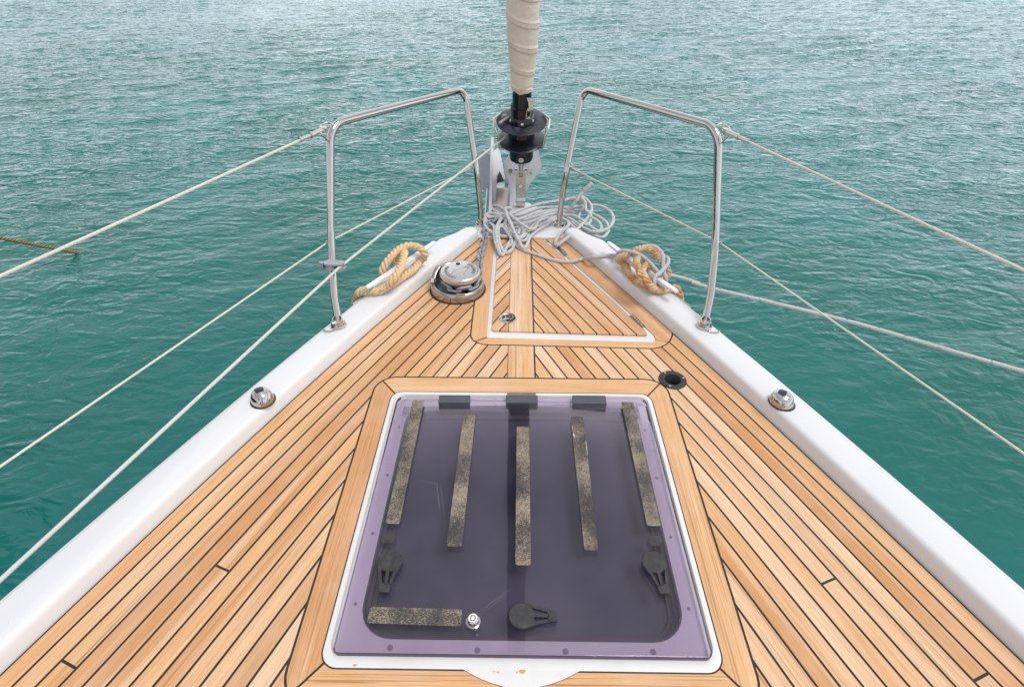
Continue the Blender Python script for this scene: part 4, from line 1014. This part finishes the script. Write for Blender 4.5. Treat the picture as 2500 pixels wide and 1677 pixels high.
tro = tr.build('dock_rope', TANROPE, None, smooth=60); tag(tro, 'clean tan twisted rope looped over the left cleat behind the windlass', 'rope', 'tan ropes looped on the cleats')
tr = MB()
twisted(tr, catmull([Z6(640, 480, .120), Z6(700, 560, .112), Z6(690, 610, .118)], 6), .0115, .042)
twisted(tr, catmull([Z6(565, 475, .130), Z6(540, 520, .134), Z6(575, 620, .132), Z6(600, 720, .122), Z6(640, 790, .095), Z6(700, 835, .072), Z6(780, 880, .066), Z6(880, 885, .060), Z6(960, 870, .056), Z6(1040, 850, .054), Z6(1085, 910, .046), Z6(1100, 980, .00), Z6(1105, 1050, -.06)], 8), .0140, .050)
twisted(tr, catmull([Z6(660, 560, .128), Z6(620, 640, .134), Z6(660, 730, .126), Z6(720, 820, .100), Z6(775, 870, .072)], 8), .0135, .050)
twisted(tr, catmull([Z6(560, 780, .064), Z6(480, 700, .064), Z6(420, 620, .066), Z6(370, 540, .070), Z6(315, 500, .085), Z6(340, 460, .110), Z6(430, 430, .125), Z6(520, 380, .130), Z6(640, 345, .130), Z6(760, 385, .126), Z6(830, 460, .120), Z6(880, 540, .112), Z6(935, 610, .098), Z6(945, 670, .080), Z6(900, 730, .066), Z6(800, 790, .064)], 8), .0140, .050)
twisted(tr, catmull([Z6(700, 850, .068), Z6(600, 800, .068), Z6(500, 735, .068), Z6(420, 640, .070)], 8), .0120, .046)
tro = tr.build('dock_rope', TANSTAIN, None, smooth=60); tag(tro, 'rust-stained tan twisted rope knotted on the right cleat under grey line', 'rope', 'tan ropes looped on the cleats')

# ------------------------------------------------------------------ grey mooring rope: heap at the bow, turns on the right cleat, run outboard
def Z4(x, y, z): return at(1180+x/6.153, 460+y/6.153, z)
gr = MB(); RG = .0077
def line(pts, f=Z4, r=RG): gr.tube(catmull([f(*p) for p in pts], 8), r, 10)
T0 = .014
line([(340, 400, .05), (250, 380, .045), (180, 340, .045), (125, 300, .05), (135, 265, .055), (200, 262, .06), (290, 310, .062), (400, 400, .060), (480, 470, .055), (580, 540, .050), (680, 605, .046), (750, 612, .040), (790, 575, .034), (815, 520, .028), (860, 480, .022), (960, 450, .016), (1080, 430, .014)])
line([(430, 300, .10), (335, 300, .10), (345, 380, .085), (400, 500, .070), (450, 620, .055), (500, 730, .042), (550, 820, .030), (590, 888, .020), (635, 880, .016), (665, 820, .016), (700, 740, .018), (770, 665, .02), (880, 590, .02), (980, 530, .02), (1080, 470, .018), (1150, 430, .014)])
line([(330, 410, .05), (440, 375, .055), (600, 310, .058), (750, 262, .06), (900, 225, .06), (1050, 200, .06), (1200, 180, .06), (1330, 170, .065), (1440, 180, .07), (1500, 210, .066), (1510, 270, .05), (1470, 360, .035), (1435, 430, .025), (1460, 480, .018)])
line([(380, 420, .04), (560, 400, .045), (720, 340, .045), (850, 300, .045), (1000, 285, .045), (1150, 285, .045), (1300, 290, .046), (1420, 275, .05), (1560, 255, .05), (1700, 255, .05), (1820, 290, .05), (1920, 370, .05), (1955, 460, .05), (1930, 540, .05), (1860, 610, .048), (1740, 650, .045), (1620, 645, .04), (1500, 590, .03), (1400, 520, .022), (1300, 455, .018), (1190, 425, .014)])
line([(330, 460, .04), (220, 440, .035), (110, 435, .03), (50, 400, .035), (90, 375, .04), (180, 385, .042), (280, 420, .04)])
line([(110, 370, .04), (40, 400, .035), (25, 450, .03), (70, 510, .026), (150, 560, .024), (260, 620, .022), (360, 680, .02), (450, 730, .02), (540, 770, .02), (600, 790, .018), (650, 760, .018), (690, 690, .016)])
line([(20, 470, .03), (20, 540, .028), (60, 610, .026), (150, 680, .022), (260, 715, .018), (370, 725, .016), (450, 690, .018), (520, 640, .02), (600, 590, .022)])
line([(60, 440, .03), (200, 430, .036), (340, 455, .042), (500, 470, .045), (640, 430, .045), (800, 375, .045), (950, 340, .04), (1110, 320, .035), (1300, 320, .035), (1440, 330, .035)])
line([(420, 470, .035), (560, 480, .036), (720, 440, .036), (860, 400, .036), (1000, 360, .032), (1110, 345, .030), (1250, 345, .03), (1380, 370, .03)])
line([(450, 545, .028), (540, 545, .03), (680, 515, .032), (820, 460, .03), (950, 410, .026), (1110, 375, .022)])
line([(330, 480, .045), (330, 550, .042), (380, 640, .036), (440, 700, .03), (520, 740, .026), (590, 735, .022), (650, 680, .020), (740, 610, .018), (850, 560, .016), (960, 500, .015), (1110, 420, .014)])
line([(380, 440, .06), (300, 430, .058), (240, 500, .052), (200, 590, .044), (190, 690, .036), (205, 800, .028), (230, 900, .020), (262, 990, .014), (300, 990, .013), (335, 920, .013), (380, 830, .014), (430, 760, .018), (470, 700, .022)])
line([(300, 540, .04), (230, 600, .042), (225, 700, .036), (245, 830, .026), (290, 930, .018), (350, 968, .014), (420, 930, .014), (465, 850, .016), (490, 780, .02), (530, 720, .024)])
line([(150, 560, .034), (170, 620, .034), (165, 700, .03), (185, 820, .024), (225, 930, .016), (262, 1000, .012), (310, 975, .012)])
line([(250, 540, .036), (330, 620, .034), (400, 720, .026), (430, 800, .02), (420, 850, .014), (330, 900, .012)])
line([(500, 600, .03), (560, 560, .03), (540, 640, .026), (520, 700, .024)]) 
line([(560, 745, .024), (640, 650, .024), (720, 590, .024), (800, 520, .024), (880, 460, .022)])
line([(1100, 430, .016), (1200, 390, .03), (1290, 310, .06), (1370, 220, .095), (1430, 140, .120)])
gr.tube(catmull([Z4(1400, 180, .110), Z4(1450, 110, .130), Z4(1520, 40, .150), Z4(1580, -20, .170), Z4(1640, -80, .188)], 6), [RG]*8+[RG*1.05]*4+[RG*1.5]*12+[RG*.9], 12)
line([(1390, 150, .09), (1300, 155, .085), (1240, 175, .08), (1200, 200, .07)])
line([(1440, 120, .1), (1490, 130, .09), (1560, 180, .075), (1620, 260, .06), (1625, 330, .05), (1590, 410, .042), (1520, 500, .036), (1440, 585, .034), (1350, 670, .036), (1260, 745, .034), (1180, 805, .026), (1115, 852, .016), (1082, 835, .014), (1090, 780, .016), (1140, 700, .018), (1210, 630, .02), (1270, 570, .022), (1275, 510, .024), (1230, 475, .026), (1190, 465, .024)])
line([(1480, 150, .09), (1530, 220, .08), (1540, 320, .06), (1600, 380, .05), (1620, 450, .04), (1600, 520, .034), (1550, 555, .03), (1490, 535, .024), (1440, 500, .02)])
line([(1200, 400, .03), (1320, 400, .03), (1420, 440, .03), (1540, 520, .03), (1660, 610, .03), (1740, 640, .03), (1775, 600, .035), (1750, 530, .04), (1690, 470, .045), (1620, 440, .045)])
line([(1450, 320, .045), (1560, 350, .045), (1660, 390, .045), (1770, 450, .045), (1850, 520, .045), (1880, 590, .04), (1870, 660, .035), (1820, 720, .03), (1760, 735, .028), (1660, 700, .025), (1560, 650, .02), (1440, 590, .016), (1330, 520, .014), (1240, 480, .013)])
line([(1180, 440, .02), (1280, 520, .02), (1360, 590, .018), (1430, 630, .016), (1500, 640, .016)])
line([(420, 800, .012), (480, 850, .010), (560, 905, .010), (680, 955, .010), (800, 995, .010), (950, 1045, .010), (1100, 1085, .010), (1230, 1103, .010), (1360, 1092, .010), (1500, 1062, .012), (1640, 1035, .050), (1760, 1020, .054), (1900, 1008, .056), (2020, 1000, .062)])
L6 = lambda pts: line(pts, Z6)
L6([(230, 448, .058), (295, 435, .066), (310, 405, .10), (370, 380, .132), (450, 385, .140), (540, 410, .142), (640, 465, .138), (720, 540, .132), (790, 620, .122), (850, 700, .105)])
L6([(600, 335, .118), (690, 318, .128), (780, 330, .134), (850, 385, .134), (885, 460, .130), (885, 560, .122), (895, 660, .112), (915, 740, .090), (925, 790, .066)])
L6([(905, 455, .118), (945, 480, .122), (945, 540, .124), (900, 600, .126), (840, 660, .126), (785, 710, .120), (770, 780, .105), (785, 850, .075), (840, 880, .060)])
L6([(640, 440, .10), (760, 470, .10), (860, 470, .112), (910, 460, .118)])
L6([(540, 780, .052), (620, 850, .052), (720, 895, .052), (810, 905, .052), (870, 875, .052), (880, 820, .054)])
L6([(900, 700, .056), (945, 690, .052), (1040, 705, .045), (1200, 750, .040), (1350, 800, .038)])
line([(1690, 690, .039), (1754, 708, .038), (1925, 748.5, .036), (2096, 791, .038), (2299, 850, .042), (2500, 907, .046), (2700, 963, .052), (3000, 1045, .06)], at, .0078)
gro = gr.build('mooring_rope', GREYROPE, None, smooth=60)
tag(gro, 'grey rope with blue flecks heaped on the bow and hitched to the right cleat', 'rope')

# ------------------------------------------------------------------ neighbouring boat's rope slanting into the water at the left
WZ = -1.3
W0 = at(190, 617, WZ); dv = Vector((-.3259, -1.25, 1)); wr = MB()
pth = [W0-dv*.25]+[W0+dv*(i/14*1.85)+Vector((0, 0, -.05*math.sin(PI*i/14)*(1-i/14)*0)) for i in range(15)]
twisted(wr, pth, .016, .075, 7)
wro = wr.build('slanting_rope', OLDROPE, None, smooth=60); tag(wro, 'brown twisted rope slanting into the water at the far left', 'rope')
nb = empty('neighbour_boat', (0, 0, 0), 'dark blue hull of the boat moored to the left, seen only mirrored in the water', 'boat')
mb = MB(); rows = []
bx, by = -4.05, 2.60
for t in np.linspace(0, 1, 14):
    Y = by-6.5*t; hw = 1.60*(1-(1-t)**3.2)**.8; zt_ = .50-.15*t
    cxn = bx-.55*t-.0
    rows.append([(cxn+hw*.55*1.0-0, Y-.45*(1-t), -1.5), (cxn+hw*.80, Y-.25*(1-t), -1.1), (cxn+hw*.96, Y-.1*(1-t), -.5), (cxn+hw, Y, zt_), (cxn+hw-.05, Y-.02, zt_+.03), (cxn, Y-.03, zt_+.06), (cxn-hw, Y, zt_), (cxn-hw*.8, Y-.25*(1-t), -1.1), (cxn-hw*.55, Y-.4*(1-t), -1.5)])
mb.grid(rows); mb.build('hull', mat('dark blue hull paint', (.010, .018, .035), .25), nb, smooth=50)
mb = MB(); mb.box((bx-.5, by-4.2, .85), (1.3, 3.2, .5)); mb.build('cabin_top', mat('dark canvas', (.02, .025, .03), .8), nb, bevel=.08)

# ------------------------------------------------------------------ water
def waterplane():
    NX, NY = 900, 800; X = np.linspace(-19, 19, NX); Y = np.linspace(-4, 30, NY)
    XX, YY = np.meshgrid(X, Y, indexing='ij'); Z = np.zeros_like(XX)
    rg = np.random.default_rng(5)
    for i in range(90):
        lam = .18*(1.1/.18)**rg.random(); th = R(112)+rg.normal()*.34; k = 2*PI/lam
        amp = .0013*(lam/.5)**.75*(.6+.8*rg.random()); ph = rg.random()*2*PI
        Z += amp*np.sin(k*(XX*math.cos(th)+YY*math.sin(th))+ph+.25*np.sin(XX*.7+i)+.2*np.sin(YY*.5+i*2))
    env = .75+.25*np.sin(XX*.35+.8+.4*np.sin(YY*.4))*np.sin(YY*.31+1.2)+.22*np.clip((XX)/8, -.9, 1.1)
    near = np.clip((np.hypot(XX*.9, YY-.5)-1.2)/5, .25, 1)
    Z *= env*near
    m = len(X); V = np.stack([XX, YY, Z+WZ], -1).reshape(-1, 3)
    I = np.arange(NX*NY).reshape(NX, NY); Fq = np.stack([I[:-1, :-1], I[1:, :-1], I[1:, 1:], I[:-1, 1:]], -1).reshape(-1, 4)
    me = bpy.data.meshes.new('water'); me.vertices.add(len(V)); me.vertices.foreach_set('co', V.ravel()); me.loops.add(Fq.size); me.loops.foreach_set('vertex_index', Fq.ravel())
    me.polygons.add(len(Fq)); me.polygons.foreach_set('loop_start', np.arange(0, Fq.size, 4)); me.polygons.foreach_set('use_smooth', [True]*len(Fq)); me.update(); me.validate()
    return me
def watermat():
    m = mat('sea water', (.012, .135, .115), .03); t, b = nodes(m); l = t.links.new; b.inputs['IOR'].default_value = 1.333
    o = N(t, 'ShaderNodeTexCoord').outputs['Object']
    l(mixc(t, ramp(t, [(.35, (0, 0, 0)), (.7, (1, 1, 1))], noise(t, .35, 3, .5, o)), (.008, .122, .098), (.015, .158, .152)), b.inputs['Base Color'])
    def rot(sc, a, w_=0):
        m_ = N(t, 'ShaderNodeMapping'); m_.inputs['Scale'].default_value = sc; m_.inputs['Rotation'].default_value = (0, 0, R(a)); l(o, m_.inputs[0]); return m_.outputs[0]
    h1 = noise(t, 1.0, 2, .5, rot((3.4, 6.0, 1), -24), 1.1); h2 = noise(t, 1.0, 2, .5, rot((7.0, 12.5, 1), -12), .8); h3 = noise(t, 1.0, 2, .5, rot((16, 26, 1), -34), .3)
    patch = ramp(t, [(.32, (.55, .55, .55)), (.66, (1.3, 1.3, 1.3))], noise(t, .28, 3, .55, rot((1, 1.6, 1), 20)))
    dn = N(t, 'ShaderNodeVectorMath', operation='LENGTH'); l(mapping(t, o, (.13, .13, 0), (0, -.13, 0)), dn.inputs[0])
    lee = ramp(t, [(.25, (.20, .20, .20)), (1.0, (1, 1, 1))], dn.outputs['Value'])
    h = math_(t, 'ADD', math_(t, 'MULTIPLY', h1, 1.0), math_(t, 'ADD', math_(t, 'MULTIPLY', h2, .42), math_(t, 'MULTIPLY', math_(t, 'MULTIPLY', h3, lee), .07)))
    h = math_(t, 'MULTIPLY', math_(t, 'MULTIPLY', h, patch), lee)
    bump(t, b, h, 1.0, .060); return m
WM = watermat()
me = waterplane(); me.materials.append(WM); wo = bpy.data.objects.new('water', me); COL.objects.link(wo); wo['kind'] = 'structure'
mb = MB(); B = 900
for q in ([(-B, -B), (B, -B), (B, -4), (-B, -4)], [(-B, 30), (B, 30), (B, B), (-B, B)], [(-B, -4), (-19, -4), (-19, 30), (-B, 30)], [(19, -4), (B, -4), (B, 30), (19, 30)]): mb.face([(x, y, WZ) for x, y in q])
fw = mb.build('water', WM, None, smooth=0); fw['kind'] = 'structure'
